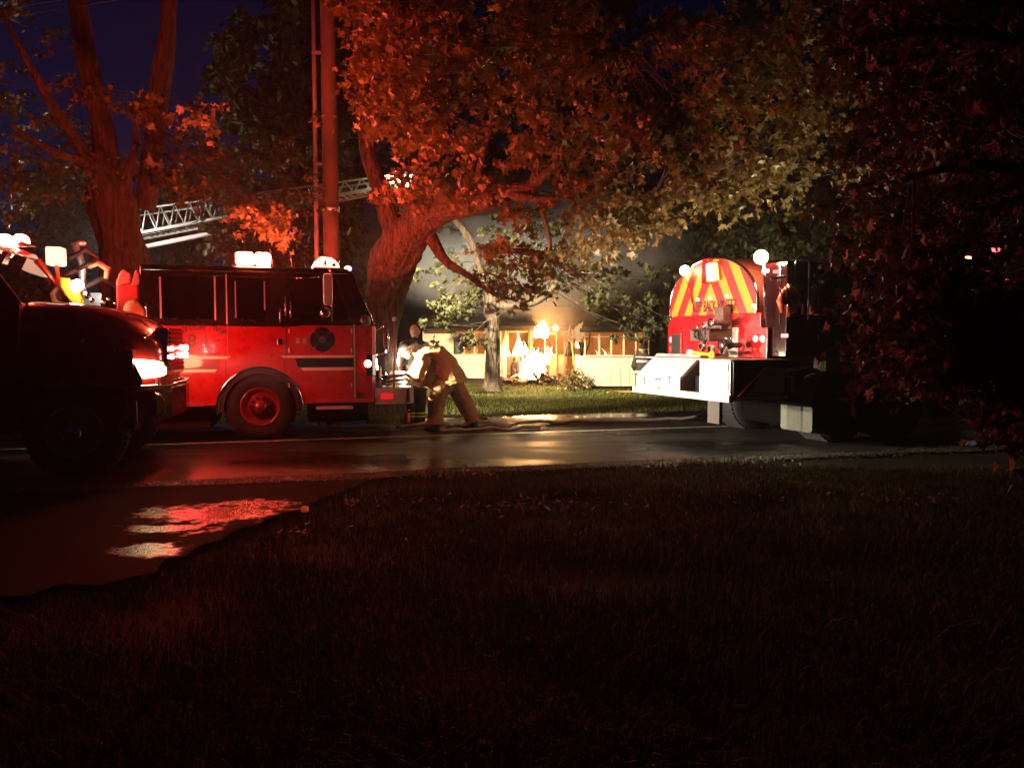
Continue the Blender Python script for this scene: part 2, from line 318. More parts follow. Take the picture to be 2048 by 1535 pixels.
while len(pts) < 125000:
    Y = 2.3+7.2*rng.random()**.8; x = rng.uniform(-.75*Y, .75*Y)
    v = -x*.2588+Y*.9659
    if v > 8.95: continue
    if in_apron(x, Y) and rng.random() < .95+.05*min(1, max(0, noise.noise(Vector((x*2, Y*2, 9)))*4+.6)): continue
    k = noise.noise(Vector((x*1.3, Y*1.3, 0)))
    if rng.random() > .78+k*.9: continue
    pts.append((x, Y, gz(x, Y)-.035+.03*noise.noise(Vector((x*1.7, Y*1.7, 3)))))
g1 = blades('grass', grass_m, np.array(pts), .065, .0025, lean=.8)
tag(g1, 'short dark grass in front of the wet road, dimly lit red', 'grass')
pts = []
while len(pts) < 5200:
    c = random.choice([(1440, 985, .5), (1480, 1000, .5), (1440, 930, .4), (1140, 985, .3), (1230, 1110, .6), (1700, 1090, .7), (1600, 1080, .8), (1850, 1080, .7), (870, 990, .6), (1500, 1300, .9)])
    g = G(c[0], c[1]); x = g.x+rng.normal(0, c[2]); Y = g.y+rng.normal(0, c[2]*.35)
    if -x*.2588+Y*.9659 > 8.85: continue
    pts.append((x, Y, -.03))
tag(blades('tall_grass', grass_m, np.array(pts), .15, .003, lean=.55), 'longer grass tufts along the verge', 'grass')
pts = []
while len(pts) < 80000:
    Y = rng.uniform(14.8, 34); x = rng.uniform(-.5*Y, .75*Y); v = -x*.2588+Y*.9659
    if v < 15.05+.12*noise.noise(Vector((x, Y, 0))): continue
    pts.append((x, Y, gz(x, Y)-.03))
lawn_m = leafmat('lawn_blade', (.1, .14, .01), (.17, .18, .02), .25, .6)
tag(blades('lawn_grass', lawn_m, np.array(pts), .07, .006, lean=.5), 'short green lawn lit by the fire in front of the house', 'grass')
# gravel and leaf litter at the near road edge
def pebbles(name, m, pts, r):
    n = len(pts); base = np.array([(1, 0, -.3), (-.5, .87, -.3), (-.5, -.87, -.3), (.1, .1, .7)]); a = rng.uniform(0, 6.3, n); s = r*rng.uniform(.4, 1.6, n)
    ca, sa = np.cos(a), np.sin(a); V = np.empty((n, 4, 3))
    for k in range(4):
        bx, by, bz = base[k]*1.0; V[:, k, 0] = pts[:, 0]+(bx*ca-by*sa)*s; V[:, k, 1] = pts[:, 1]+(bx*sa+by*ca)*s; V[:, k, 2] = pts[:, 2]+bz*s*.7
    i = np.arange(n)*4; Fs = np.concatenate([np.stack([i, i+1, i+3], 1), np.stack([i+1, i+2, i+3], 1), np.stack([i+2, i, i+3], 1)])
    return tag(np_mesh(name, V.reshape(-1, 3), Fs, m), kind='stuff')
pts = []
for _ in range(6500):
    u = rng.uniform(-5, 16); v = 8.9+rng.normal(0, .17); q = rw(u, v); 
    if not in_apron(q.x, q.y) or rng.random() < .3: pts.append((q.x, q.y, .012))
tag(pebbles('gravel', mat('gravel', (.12, .11, .09), .35, var=.6, scale=25), np.array(pts), .012), 'small wet stones along the near road edge', 'gravel')

# ---------------------------------------------------------------- leaves and trees
LEAF = np.array([(0, 0), (.12, .1), (.5, .02), (.36, .2), (.62, .42), (.3, .42), (.26, .58), (.12, .52), (0, 1.0), (-.12, .52), (-.26, .58), (-.3, .42), (-.62, .42), (-.36, .2), (-.5, .02), (-.12, .1)])
def leaf_geo(pos, nrm_dir, droop, size, shape='maple'):
    """pos (n,3); leaf axis direction (n,3) ; size (n,)"""
    n = len(pos); ax = nrm_dir/np.linalg.norm(nrm_dir, axis=1, keepdims=True)
    rnd = rng.normal(size=(n, 3)); sd = np.cross(ax, rnd); sd /= np.linalg.norm(sd, axis=1, keepdims=True); nn = np.cross(sd, ax)
    if shape == 'maple': pr = LEAF
    else: pr = np.array([(0, 0), (.3, .45), (0, 1), (-.3, .45)])
    k = len(pr); V = np.empty((n, k+1, 3)); s = size[:, None]
    for j, (x, y) in enumerate(pr):
        V[:, j] = pos+sd*(x*s)+ax*(y*s)+nn*((-.55*abs(x)-.2*y*y)*s*droop[:, None])
    V[:, k] = pos+ax*(.32*s)
    i = (np.arange(n)*(k+1))[:, None]
    tri = [np.concatenate([i+k, i+j, i+(j+1) % k], 1) for j in range(k)]
    return V.reshape(-1, 3), np.concatenate(tri)
def maple_leaf_mesh(m):
    V, Fs = leaf_geo(np.zeros((1, 3)), np.array([[0., 0, 1]]), np.array([.6]), np.array([1.0]))
    o = np_mesh('leaf', V, Fs, m); me = o.data; bpy.data.objects.remove(o); return me
def spray_pts(c, r, n, size, flat=.7):
    """leaf positions clustered on drooping sprays round a centre"""
    out = []; ns = max(1, n//9)
    for _ in range(ns):
        a = rng.uniform(0, 6.283); st = c+rng.normal(size=3)*np.array([r, r, r*flat])*.55
        d = np.array([math.cos(a), math.sin(a), rng.uniform(-.5, .25)]); L = rng.uniform(.15, .42)
        for k in range(9):
            t = (k+1)/9; out.append(np.concatenate([st+d*L*t+np.array([0, 0, -.25*t*t*L])+rng.normal(size=3)*.05, d+rng.normal(size=3)*.55+np.array([0, 0, -.9])]))
    return out
def catmull(pts, k=5):
    out = []; n = len(pts)
    for i in range(n-1):
        p0, p1, p2, p3 = pts[max(i-1, 0)], pts[i], pts[i+1], pts[min(i+2, n-1)]
        for j in range(k):
            t = j/k; out.append(.5*((2*p1)+(-p0+p2)*t+(2*p0-5*p1+4*p2-p3)*t*t+(-p0+3*p1-3*p2+p3)*t**3))
    out.append(pts[-1]); return out
def limb(mb, spec, n=12, wob=.1):     # spec: (px,py,Y,width px)
    q = [np.array([*P(a, b, Y), w*.5*Y/F]) for a, b, Y, w in spec]
    thick = q[0][3] > .16; c = catmull(q, 14 if thick else 6); mb.tube([p[:3] for p in c], [max(.004, p[3]) for p in c], 56 if thick else n, wob=wob, wf=1.6, ridge=.16 if thick else 0)
def twigs(mb, cents, origin_fn, rad=.012):
    for c in cents:
        o = origin_fn(c); m = (o+c)*.5+rng.normal(size=3)*.15; q = catmull([o, m, c], 4)
        mb.tube([Vector(p) for p in q], [rad*(1.3-.9*i/len(q)) for i in range(len(q))], 4, cap=False)
leaf_near = leafmat('maple_leaf', (.12, .095, .025), (.3, .22, .08), .3, .45)
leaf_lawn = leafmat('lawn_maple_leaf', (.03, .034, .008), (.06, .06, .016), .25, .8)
leaf_mid = leafmat('maple_leaf_far', (.05, .055, .015), (.11, .095, .03), .3, .5)
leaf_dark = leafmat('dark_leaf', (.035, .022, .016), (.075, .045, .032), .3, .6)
leaf_bg = leafmat('background_leaf', (.03, .045, .015), (.09, .085, .03), .25, .6)
def tree(name, label, trunk, trunk_limbs, clumps, leafm, size, n_each, group=None, single=0, barkm=bark, shape='maple', twig=True, twr=.012, shrub=False):
    """clumps: list of (px,py,Y,radius m) centres"""
    base = P(*trunk[0][:3]); base = Vector((base.x, base.y, gz(base.x, base.y)))
    root = empty(name, base, 0, label, 'shrub' if shrub else 'tree', group)
    inv = np.array(base)
    mb = MB(); limb(mb, trunk, 18, .12)
    for i, p in enumerate(mb.v): mb.v[i] = tuple(np.array(p)-inv)
    mb.build('trunk', barkm, root)
    nodes = []
    for sp in trunk_limbs:
        mb = MB(); limb(mb, sp, 10)
        for i, p in enumerate(mb.v): mb.v[i] = tuple(np.array(p)-inv)
        mb.build('limb', barkm, root)
    for sp in [trunk]+trunk_limbs:
        q = [np.array(P(a, b, Y)) for a, b, Y, w in sp]; nodes += [np.array(k) for k in catmull(q, 4)][3:]
    nodes = np.array(nodes) if nodes else np.array([np.array(base)+[0, 0, 1]])
    cents = [(np.array(P(a, b, Y)), r) for a, b, Y, r in clumps]
    if twig and cents:
        mb = MB(); twigs(mb, [c for c, r in cents], lambda c: nodes[np.argmin(((nodes-c)**2).sum(1))], twr)
        for i, p in enumerate(mb.v): mb.v[i] = tuple(np.array(p)-inv)
        mb.build('branch', barkm, root)['kind'] = 'stuff'
    L = []
    for c, r in cents: L += spray_pts(c, r, n_each if np.isscalar(n_each) else 1, size)
    L = np.array(L)
    if single:                         # the leaves that show largest are single parts
        dist = L[:, 1]+rng.normal(0, .8, len(L)); vis = (L[:, 2] < CAMZ+L[:, 1]*.52); order = np.argsort(np.where(vis, dist, 99)); pick = order[:single*3][::3]; me = maple_leaf_mesh(leafm)
        for k in pick:
            o = bpy.data.objects.new('leaf', me); d = Vector(L[k, 3:]).normalized(); o.rotation_mode = 'QUATERNION'
            from mathutils import Quaternion
            o.rotation_quaternion = d.to_track_quat('Z', 'Y')@Quaternion((0, 0, 1), random.uniform(0, 6.28)); s = size*random.uniform(.8, 1.25); o.scale = (s, s, s)
            o.location = Vector(L[k, :3])-base; link(o, root)
        mask = np.ones(len(L), bool); mask[pick] = False; L = L[mask]
    V, Fs = leaf_geo(L[:, :3]-inv, L[:, 3:], rng.uniform(.1, 1, len(L)), size*rng.uniform(.38, 1.35, len(L)), shape)
    o = np_mesh('crown', V, Fs, leafm, root)
    if single: o['kind'] = 'stuff'
    return root
def cl(boxes, gaps=()):
    out = []
    for x0, x1, y0, y1, Y0, Y1, r, n in boxes:
        k = 0; tries = 0
        while k < n and tries < n*20:
            tries += 1; x, y = rng.uniform(x0, x1), rng.uniform(y0, y1)
            if any(((x-a)/c)**2+((y-b)/d)**2 < 1 for a, b, c, d in gaps): continue
            out.append((x, y, rng.uniform(Y0, Y1), r)); k += 1
    return out
gaps = [(880, 290, 45, 55), (1285, 150, 70, 60), (1215, 245, 35, 22), (740, 300, 30, 80), (990, 300, 40, 40), (1060, 90, 30, 50), (960, 60, 30, 40), (1380, 300, 60, 30), (1500, 420, 50, 60), (1180, 330, 25, 40), (650, 300, 40, 500), (1250, 340, 30, 30)]
tree('maple_tree', 'large leaning maple behind the fire engine, its lit leaves filling the upper middle',
     [(768, 850, 17, 70), (762, 760, 17, 66), (765, 640, 17, 62), (775, 560, 16.8, 84), (803, 490, 16.4, 88), (850, 440, 16, 58), (900, 415, 15.5, 46)],
     [[(885, 420, 15.5, 48), (950, 405, 15, 40), (1010, 385, 14.6, 32), (1065, 370, 14.2, 24), (1075, 300, 14, 16), (1068, 180, 13.7, 13), (1064, 60, 13.4, 10), (1060, -60, 13.2, 7)],
      [(1060, 375, 14.3, 20), (1110, 330, 13.6, 14), (1170, 270, 13, 11), (1230, 180, 12.4, 9), (1300, 60, 12, 6)],
      [(1010, 388, 14.6, 22), (1100, 400, 13.6, 14), (1200, 380, 12.8, 9), (1300, 400, 12.2, 6)],
      [(1200, 110, 11.2, 6), (1240, 98, 11, 8), (1300, 60, 11, 6), (1340, 15, 11, 5)],
      [(796, 490, 16.4, 50), (768, 400, 16.6, 36), (735, 300, 16.8, 30), (720, 150, 17, 24), (715, -40, 17, 18)],
      [(815, 480, 16.3, 40), (838, 370, 15.6, 26), (850, 240, 14.5, 20), (800, 120, 13.5, 14), (790, -20, 13, 9)],
      [(1065, 370, 14.2, 14), (1090, 440, 13.9, 11), (1100, 500, 13.7, 8), (1070, 545, 13.5, 5)], [(950, 405, 15, 16), (960, 330, 14.4, 12), (985, 220, 13.6, 10), (960, 100, 13, 7), (930, 0, 12.6, 5)], [(1068, 180, 13.7, 9), (1130, 120, 13, 7), (1160, 40, 12.6, 5)],
      [(860, 470, 16.2, 26), (890, 520, 15.8, 19), (935, 550, 15.4, 13), (985, 585, 15, 8), (1030, 600, 14.8, 4)],
      [(1000, 500, 15, 10), (1060, 505, 14.8, 14), (1110, 520, 14.6, 16), (1170, 565, 14.4, 10)]],
     cl([(735, 880, -30, 120, 9.5, 12.5, .34, 26), (745, 870, 80, 290, 10, 13, .32, 24), (790, 920, 200, 290, 10.5, 13, .28, 10), (870, 1240, -40, 260, 10, 15, .34, 56), (870, 1330, 240, 480, 11, 16, .34, 46),
         (760, 880, 300, 410, 14, 17, .34, 12), (1255, 1400, 225, 290, 9.5, 10.6, .24, 14), (1320, 1600, 20, 260, 10.5, 14, .38, 44), (1170, 1220, 60, 120, 10.3, 11, .24, 7), (1330, 1600, 260, 400, 10.5, 14, .32, 18),
         (1150, 1330, 380, 500, 11, 13, .28, 12), (960, 1120, 500, 580, 14, 16, .3, 12), (1380, 1460, 340, 400, 10.5, 11.5, .2, 6), (1560, 1760, -20, 330, 11, 15, .4, 30)], gaps+[(900, 440, 120, 50), (820, 540, 90, 90)]),
     leaf_near, .128, 58, single=290, twr=.009)
tree('maple_tree', 'broad maple behind the pump panel, with forked trunk glowing red at left',
     [(255, 860, 17, 110), (262, 640, 17, 100), (250, 540, 17, 96), (240, 470, 17, 84), (222, 400, 17, 86), (215, 360, 17, 70)],
     [[(215, 375, 17, 55), (205, 260, 16.8, 40), (175, 130, 16.6, 36), (150, -40, 16.4, 32)],
      [(235, 400, 17, 40), (262, 330, 16.6, 18), (275, 250, 16.2, 12), (285, 190, 16, 7)],
      [(290, 420, 17.5, 40), (305, 300, 17.4, 38), (318, 180, 17.3, 36), (335, 60, 17.2, 32), (340, -60, 17.2, 28)],
      [(215, 375, 17, 30), (130, 250, 16, 20), (70, 150, 15.5, 14), (0, 20, 15, 9)],
      [(230, 400, 17, 34), (170, 330, 16, 22), (100, 300, 15.3, 14), (20, 250, 15, 8)]],
     cl([(-60, 260, 200, 440, 15.5, 20, .42, 38), (280, 480, 260, 390, 15.5, 20, .4, 20), (345, 405, 212, 232, 12.6, 13.2, .14, 3), (130, 180, 150, 180, 14, 15, .16, 3), (500, 590, 405, 470, 13, 15, .24, 9), (-60, 120, -40, 200, 16, 20, .45, 9), (260, 320, 195, 225, 14, 15, .18, 3), (440, 600, 280, 400, 17, 21, .4, 14), (465, 650, 375, 425, 14.5, 19, .3, 11)], [(320, 250, 40, 50), (250, 470, 75, 110), (390, 440, 110, 36)]),
     leaf_mid, .14, 50, twr=.006, barkm=bark2)
tree('maple_tree', 'small grey trunk maple on the lawn right in front of the burning house',
     [(985, 784, 26, 44), (985, 760, 26, 32), (985, 700, 26, 29), (983, 640, 26, 29), (978, 600, 26, 34), (970, 570, 26, 34)],
     [[(975, 600, 26, 26), (960, 540, 25.6, 20), (940, 480, 25.2, 14), (900, 430, 25, 8)],
      [(985, 608, 26, 16), (1030, 612, 25.4, 14), (1080, 600, 25, 12), (1110, 570, 24.6, 9), (1130, 530, 24.4, 5)],
      [(985, 600, 26, 14), (1010, 560, 25.6, 10), (1040, 520, 25, 7)]],
     cl([(860, 930, 540, 650, 23, 25.5, .4, 14), (1150, 1240, 520, 600, 23, 25, .4, 10), (880, 1150, 420, 560, 23.5, 27, .7, 36), (900, 960, 655, 690, 23.5, 24, .18, 3), (1240, 1330, 560, 680, 23, 26, .6, 14)]),
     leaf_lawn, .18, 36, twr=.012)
# near tree on the right whose leaves hang in front of everything
tree('maple_tree', 'very dark maple close by on the right, hanging in front of the tanker cab',
     [(2330, 1500, 6.2, 130), (2320, 900, 6.2, 110), (2280, 400, 6.2, 100), (2250, -100, 6.4, 80)],
     [[(2300, 520, 6.2, 50), (2150, 380, 6, 34), (1960, 330, 5.9, 20), (1800, 360, 5.9, 10)],
      [(2300, 750, 6.2, 40), (2150, 640, 6, 26), (1980, 640, 5.9, 14), (1850, 700, 5.9, 7)],
      [(2280, 300, 6.2, 50), (2100, 120, 6, 34), (1900, 60, 5.9, 20), (1700, 90, 5.9, 10)]],
     cl([(1700, 2140, -60, 470, 6, 9, .32, 110), (1790, 2140, 440, 740, 6, 8, .28, 70), (1760, 1840, 560, 700, 6.4, 7.5, .18, 6), (2000, 2140, 740, 900, 5.6, 7, .22, 16)], [(1950, 510, 70, 45)]),
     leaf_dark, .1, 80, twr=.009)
# tree wall behind
bgt = [(-60, 30, 520, 120, 34, 9), (560, 24, 520, -90, 120, 0), (620, 27, 520, 60, 90, 0), (760, 34, 560, 0, 150, 0), (900, 40, 560, 40, 130, 0), (1100, 42, 560, 60, 150, 0), (1330, 34, 600, 160, 150, 0), (1480, 30, 560, 260, 120, 0), (1640, 28, 560, 180, 130, 0), (1850, 30, 600, 0, 170, 0), (130, 36, 520, 330, 100, 0), (400, 34, 520, 350, 110, 0), (1250, 46, 560, -60, 160, 0), (1560, 40, 560, -80, 170, 0), (980, 48, 500, -120, 180, 0)]
bglab = ['low dark tree at the far left edge behind the maple', 'tall black tree behind the utility pole', 'dark green tree just right of the utility pole', 'dark tree behind the leaning trunk', 'tree behind the left end of the house', 'dark tree behind the flames',
         'olive lit tree behind the porch', 'olive lit tree left of the chevron tank', 'lit tree behind the white floodlight of the tanker', 'dark tree behind the tanker cab', 'low tree under the night sky at far left', 'low dark tree behind the aerial ladder', 'tallest dark tree behind the burning house', 'tall dark tree high above the tanker', 'farthest dark tree above the roof of the house']
for (px, Y, yb, yt, rpx, _), lb in zip(bgt, bglab):
    cx = []
    Rm = rpx*Y/F
    for _k in range(85):
        t = rng.random(); y = yb+(yt-yb)*t; wd = rpx*math.sin(math.pi*min(1, .12+.86*(1-t)))**.6 if t > .3 else rpx
        a = rng.uniform(-1, 1); cx.append((px+wd*a, y+rng.normal(0, 8), Y+rng.uniform(-1, 1)*Rm*.8, Rm*.22))
    base_y = 680+(CAMZ-gz(0, Y))*F/Y
    tree('tree', lb, [(px, base_y, Y, 26), (px, yb, Y, 22), (px+rng.normal(0, 8), (yb+yt)/2, Y, 14), (px, yt+40, Y, 5)], [], cx, leaf_bg, .27, 190, group='trees standing behind the house and road', barkm=bark2, shape='q', twr=.03)
def bush(label, px, py, Y, r, h, m, size, n):
    b = P(px, py, Y); b.z = gz(b.x, b.y); root = empty('shrub', b, 0, label, 'shrub'); L = []
    for _k in range(n//9):
        th = rng.uniform(0, 6.28); q = rng.random()**.5; c = np.array([r*q*math.cos(th), r*q*math.sin(th), h*rng.uniform(.05, 1)*(1-.5*q)]); L += spray_pts(c, .05, 9, size)
    L = np.array(L); V, Fs = leaf_geo(L[:, :3], L[:, 3:], rng.uniform(.1, 1, len(L)), size*rng.uniform(.6, 1.2, len(L)), 'q'); np_mesh('crown', V, Fs, m, root)
    mb = MB()
    for _k in range(9): mb.tube([(0, 0, 0), (rng.normal(0, r*.2), rng.normal(0, r*.2), h*.5), (rng.normal(0, r*.4), rng.normal(0, r*.4), h*.9)], [.02, .012, .005], 5)
    mb.build('stem', bark2, root)
bush('leafy shrub glowing in the fire light between the flames and the porch', 1147, 775, 26.2, .42, .95, leafmat('shrub_leaf', (.12, .1, .03), (.25, .18, .06), .3), .12, 700)

# ---------------------------------------------------------------- utility pole
b = P(667, 700, 15.9); b.z = 0
pole = empty('utility_pole', b, 0, 'weathered wooden utility pole behind the fire engine, lit red from below', 'utility pole')
tp = P(655, 0, 15.9)-b; k = tp/tp.z
MB().tube([k*0, k*2, k*4, k*6, k*8, k*10.2], [.17, .165, .16, .155, .15, .14], 20, wob=.03, wf=3).build('shaft', pole_wood, pole)
cpts = [Vector((-.31, -.02, 0)), Vector((-.3, -.02, 3)), Vector((-.29, -.02, 6)), Vector((-.27, -.02, 10))]
MB().tube([p+k*p.z-Vector((0, 0, p.z)) for p in cpts], .045, 12).build('conduit', mat('conduit_grey', (.3, .26, .24), .6, var=.2), pole)
for z in (3.2, 5.1, 7.3):
    q = k*z; MB().box(q.x-.32, q.x+.02, q.y-.06, q.y-.03, z-.03, z+.03).build('bracket', alu, pole)
MB().tube([k*4.2+Vector((0, 0, .05)), k*4.2-Vector((0, 0, .05))], .172, 20).build('band', alu, pole)
for j, (py0, lb) in enumerate(((92, 'thin black cable crossing the sky at upper left, upper of two'), (100, 'thin black cable just below the other one'))):
    a = P(-700, py0-28, 15.9); c = b+k*(9.55-.25*j); c2 = P(2600, py0-60, 25); ps = []
    ps = [a.lerp(c, t)+Vector((0, 0, -.5*4*t*(1-t))) for t in np.linspace(0, 1, 20)]
    tag(MB().tube(ps, .012, 6).build('power_cable', black_rough), lb, 'cable')

# ---------------------------------------------------------------- wheels
def wheel(parent, c, r, rimr, w, rim_m, hub_m, nuts=10, inward=1, lug=chrome, name='wheel'):
    """wheel whose outer face is at y=c[1], body toward +y*inward"""
    wh = bpy.data.objects.new(name, None); wh.location = c; link(wh, parent); s = inward
    prof = [(rimr, .03*s), (rimr+.02, 0), (r-.09, -.005*s), (r-.025, .03*s), (r, .07*s), (r, (w-.07)*s), (r-.05, w*s), (rimr, w*s)]
    tm = MB().lathe(prof, (0, 0, 0), 'y', 48)
    for k in range(44):
        a = 2*math.pi*k/44; M = Matrix.Rotation(-a, 4, 'Y'); tm.box(r-.012, r+.012, .05*s, w*s-.05*s, -.022, .022, M)
    tm.build('tyre', rubber, wh)
    MB().lathe([(rimr, .03*s), (rimr+.012, -.006*s), (rimr-.015, .0), (rimr-.05, .07*s), (rimr*.62, .1*s), (rimr*.6, .06*s), (rimr*.34, .04*s), (rimr*.3, -.03*s), (0.001, -.04*s)], (0, 0, 0), 'y', 40).build('rim', rim_m, wh)
    MB().lathe([(rimr*.33, .04*s), (rimr*.33, -.05*s), (rimr*.24, -.09*s), (.001, -.095*s)], (0, 0, 0), 'y', 24).build('hub_cap', hub_m, wh)
    mb = MB()
    for k in range(nuts):
        a = 2*math.pi*k/nuts; x, z = rimr*.47*math.cos(a), rimr*.47*math.sin(a); me0 = MB().cyl((x, .06*s, z), (x, .005*s, z), .017, n=6, smooth=False).build('lug_nut', lug, wh)
    return wh

# ---------------------------------------------------------------- fire engine 81 (cab in side view)
E = Frame(*P(283, 700, 11.42).xy, 15)
eng = empty('fire_engine', E.o, E.a, 'red and black fire engine numbered 81, seen from its side behind the dark truck', 'fire engine')
def es(px, py, v=0): q = E.side(px, py, v); return q.x, q.z
EX1 = es(752, 700)[0]; ZR = es(400, 531)[1]; ZB = es(450, 650)[1]; ZS = es(450, 810)[1]; WID = 2.42
wc = E.side(521, 815, .06); ex = lambda px, py=700: es(px, py)[0]; ez = lambda py, px=500: es(px, py)[1]
AR = .62
def arch(n=18, r=AR, cx=wc.x, cz=wc.z): return [(cx+r*math.cos(math.pi*k/n), cz+r*math.sin(math.pi*k/n)) for k in range(n+1)]
# lower red body side shells with wheel arch
fx = EX1-.16
def body_side(y0, y1):
    ar = arch(); ar = [p for p in ar if p[1] > ZS]
    xr = wc.x+math.sqrt(AR**2-(ZS-wc.z)**2) if abs(ZS-wc.z) < AR else wc.x+AR; xl = 2*wc.x-xr
    mb = MB(); cols = sorted(set([0, xl]+[p[0] for p in ar]+[xr, fx]))
    def zb(x): return ZS if abs(x-wc.x) >= (xr-wc.x)-1e-6 else max(ZS, wc.z+math.sqrt(max(0, AR**2-(x-wc.x)**2)))
    poly = [(0, ZS), (0, ZB), (fx, ZB), (fx, ZS)]+[(xr, ZS)]+ar+[(xl, ZS)]
    for a, b_ in zip(cols[:-1], cols[1:]):
        mb.prism([(a, zb(a+1e-7)), (b_, zb(b_-1e-7)), (b_, ZB), (a, ZB)], y0, y1)
    return mb
body_side(0, .05).build('door_panel', red_paint, eng)
body_side(WID-.05, WID).build('door_panel', red_paint, eng)
box('cab_floor', black_rough, eng, 0, fx, .06, WID-.06, ZS+.35, ZS+.42)
box('back_wall', black_paint, eng, -.02, .03, .055, WID-.055, ZS, ZR-.02)
# front nose: red upper, lower
nose = [(fx, 0.0), (fx+.1, .01), (fx+.15, .05), (fx+.17, .14), (fx+.17, WID-.14), (fx+.15, WID-.05), (fx+.1, WID-.01), (fx, WID)]
ZL1 = ez(708, 735); ZL0 = ez(747, 735)
MB().prism(nose, ZL1, ZB, 'z').build('front_panel', red_paint, eng, .01)
MB().prism(nose, ZS, ZL0-.03, 'z').build('lower_front_panel', red_paint, eng, .01)
MB().prism([(x+.006, y) for x, y in nose], ZL0-.03, ZL1, 'z').build('headlight_housing', chrome, eng, .008)
# side marker (amber) + headlights
q = es(722, 727); MB().lathe([(.001, -.02), (.045, -.018), (.055, 0), (.055, .01)], (fx+.03, -.004, q[1]), 'y', 20).build('turn_signal', emis('amber_glow', (1, .62, .2), 30), eng)
for yy in (.28, .5, WID-.5, WID-.28):
    MB().lathe([(.001, .02), (.075, .015), (.085, 0), (.085, -.01)], (fx+.18, yy, (ZL0+ZL1)/2), 'x', 20).build('headlight', lamp_warm, eng)
# black upper: roof, pillars, belt
box('belt_panel', black_paint, eng, 0, fx+.02, 0.004, .05, ZB, ZB+.09, .006)
zt = ZR-.16
def pill(a, b_, z0=ZB+.09, z1=zt, y0=.004, y1=.05): return MB().prism([(a, z0), (b_, z0), (b_, z1), (a, z1)], y0, y1)
WX = [ex(x, 600) for x in (325, 432, 468, 532, 580, 690)]
fx_top = ex(712, 545)
m = MB().prism([(0, zt), (fx_top, zt), (fx_top-.05, ZR-.06), (fx_top-.14, ZR), (.02, ZR), (0, ZR-.02)], 0.0, WID); m.build('roof', black_paint, eng, .03, 3)
for a, b_ in ((0, WX[0]), (WX[1], WX[2]), (WX[3], WX[4])):
    for yy in ((.004, .05), (WID-.05, WID-.004)): pill(a, b_, y0=yy[0], y1=yy[1]).build('pillar', black_paint, eng, .004)
for yy in ((.004, .05), (WID-.05, WID-.004)):
    MB().prism([(ex(700, 640), ZB+.09), (fx+.02, ZB+.09), (fx_top-.02, zt), (ex(672, 550), zt)], *yy).build('front_pillar', black_paint, eng, .004)
    for a, b_, r in ((WX[0], WX[1], .03), (WX[2], WX[3], .07)):
        MB().prism(rrect(a-.002, b_+.002, ZB+.1, zt-.01, r), yy[0]+.018, yy[0]+.026).build('side_window', glass_dark, eng)
    MB().prism([(WX[4], ZB+.1), (ex(700, 640), ZB+.1), (ex(672, 550), zt-.01), (WX[4], zt-.01)], yy[0]+.018, yy[0]+.026).build('side_window', glass_dark, eng)
# windshield, slanted
MB().add([(fx+.14, .1, ZB+.02), (fx+.14, WID-.1, ZB+.02), (fx_top-.01, WID-.1, zt+.02), (fx_top-.01, .1, zt+.02)], [(0, 1, 2, 3)]).build('windshield', glass_dark, eng)
MB().tube([(fx+.145, .08, ZB+.02), (fx_top+.0, .08, zt-.04), (fx_top+.0, .2, zt)], .012, 8).build('windshield_trim', chrome, eng)
MB().tube([(fx+.145, WID-.08, ZB+.02), (fx_top+.0, WID-.08, zt)], .012, 8).build('windshield_trim', chrome, eng)
# window trims (chrome lines), handrails, seams
bright = mat('bright_trim', (.85, .85, .85), .3, metal=.55, var=.08)
def vtrim(px, y0, y1, w=.012, m=bright, name='trim_strip', v=-.004):
    x = ex(px, (y0+y1)/2); z0, z1 = ez(y1, px), ez(y0, px); MB().prism(rrect(x-w, x+w, z0, z1, w*.9), v-.008, v+.008).build(name, m, eng)
for a in ((321, 553, 636), (430, 553, 640), (453, 548, 648, .01), (471, 562, 636, .008), (529, 562, 620, .01)): vtrim(*a)
vtrim(455, 651, 722, .006, mat('door_edge', (.5, .12, .1), .3, var=.1)); vtrim(573, 651, 718, .003, black_rough); vtrim(709, 648, 795, .012)
MB().box(ex(325), ex(432), -.006, .004, zt-.01, zt+.008).build('trim_strip', chrome, eng)
MB().box(ex(330), ex(600), -.012, .003, ZB-.014, ZB+.004).build('belt_moulding', chrome, eng)
for px, y0, y1 in ((294, 605, 640), (560, 612, 646), (571, 590, 632), (581, 600, 636)):
    x = ex(px, 620); MB().tube([(x, 0, ez(y1, px)), (x, -.06, ez(y1-3, px)), (x, -.07, ez((y0+y1)/2, px)), (x, -.06, ez(y0+3, px)), (x, 0, ez(y0, px))], .013, 8).build('grab_handle', chrome, eng)
for px, py in ((560, 683), (716, 790)):
    x, z = es(px, py); MB().prism(rrect(x-.035, x+.035, z-.045, z+.045, .012), -.02, 0).build('door_latch', chrome, eng, .004)
x = ex(356, 610); MB().tube([(x, .3, ez(635, 356)), (x, .3, ez(590, 356))], .02, 8).build('seat_post', chrome, eng)
x = ex(386, 610); MB().tube([(x, .5, ez(635, 386)), (x, .5, ez(600, 386))], .012, 8).build('seat_post', alu, eng)
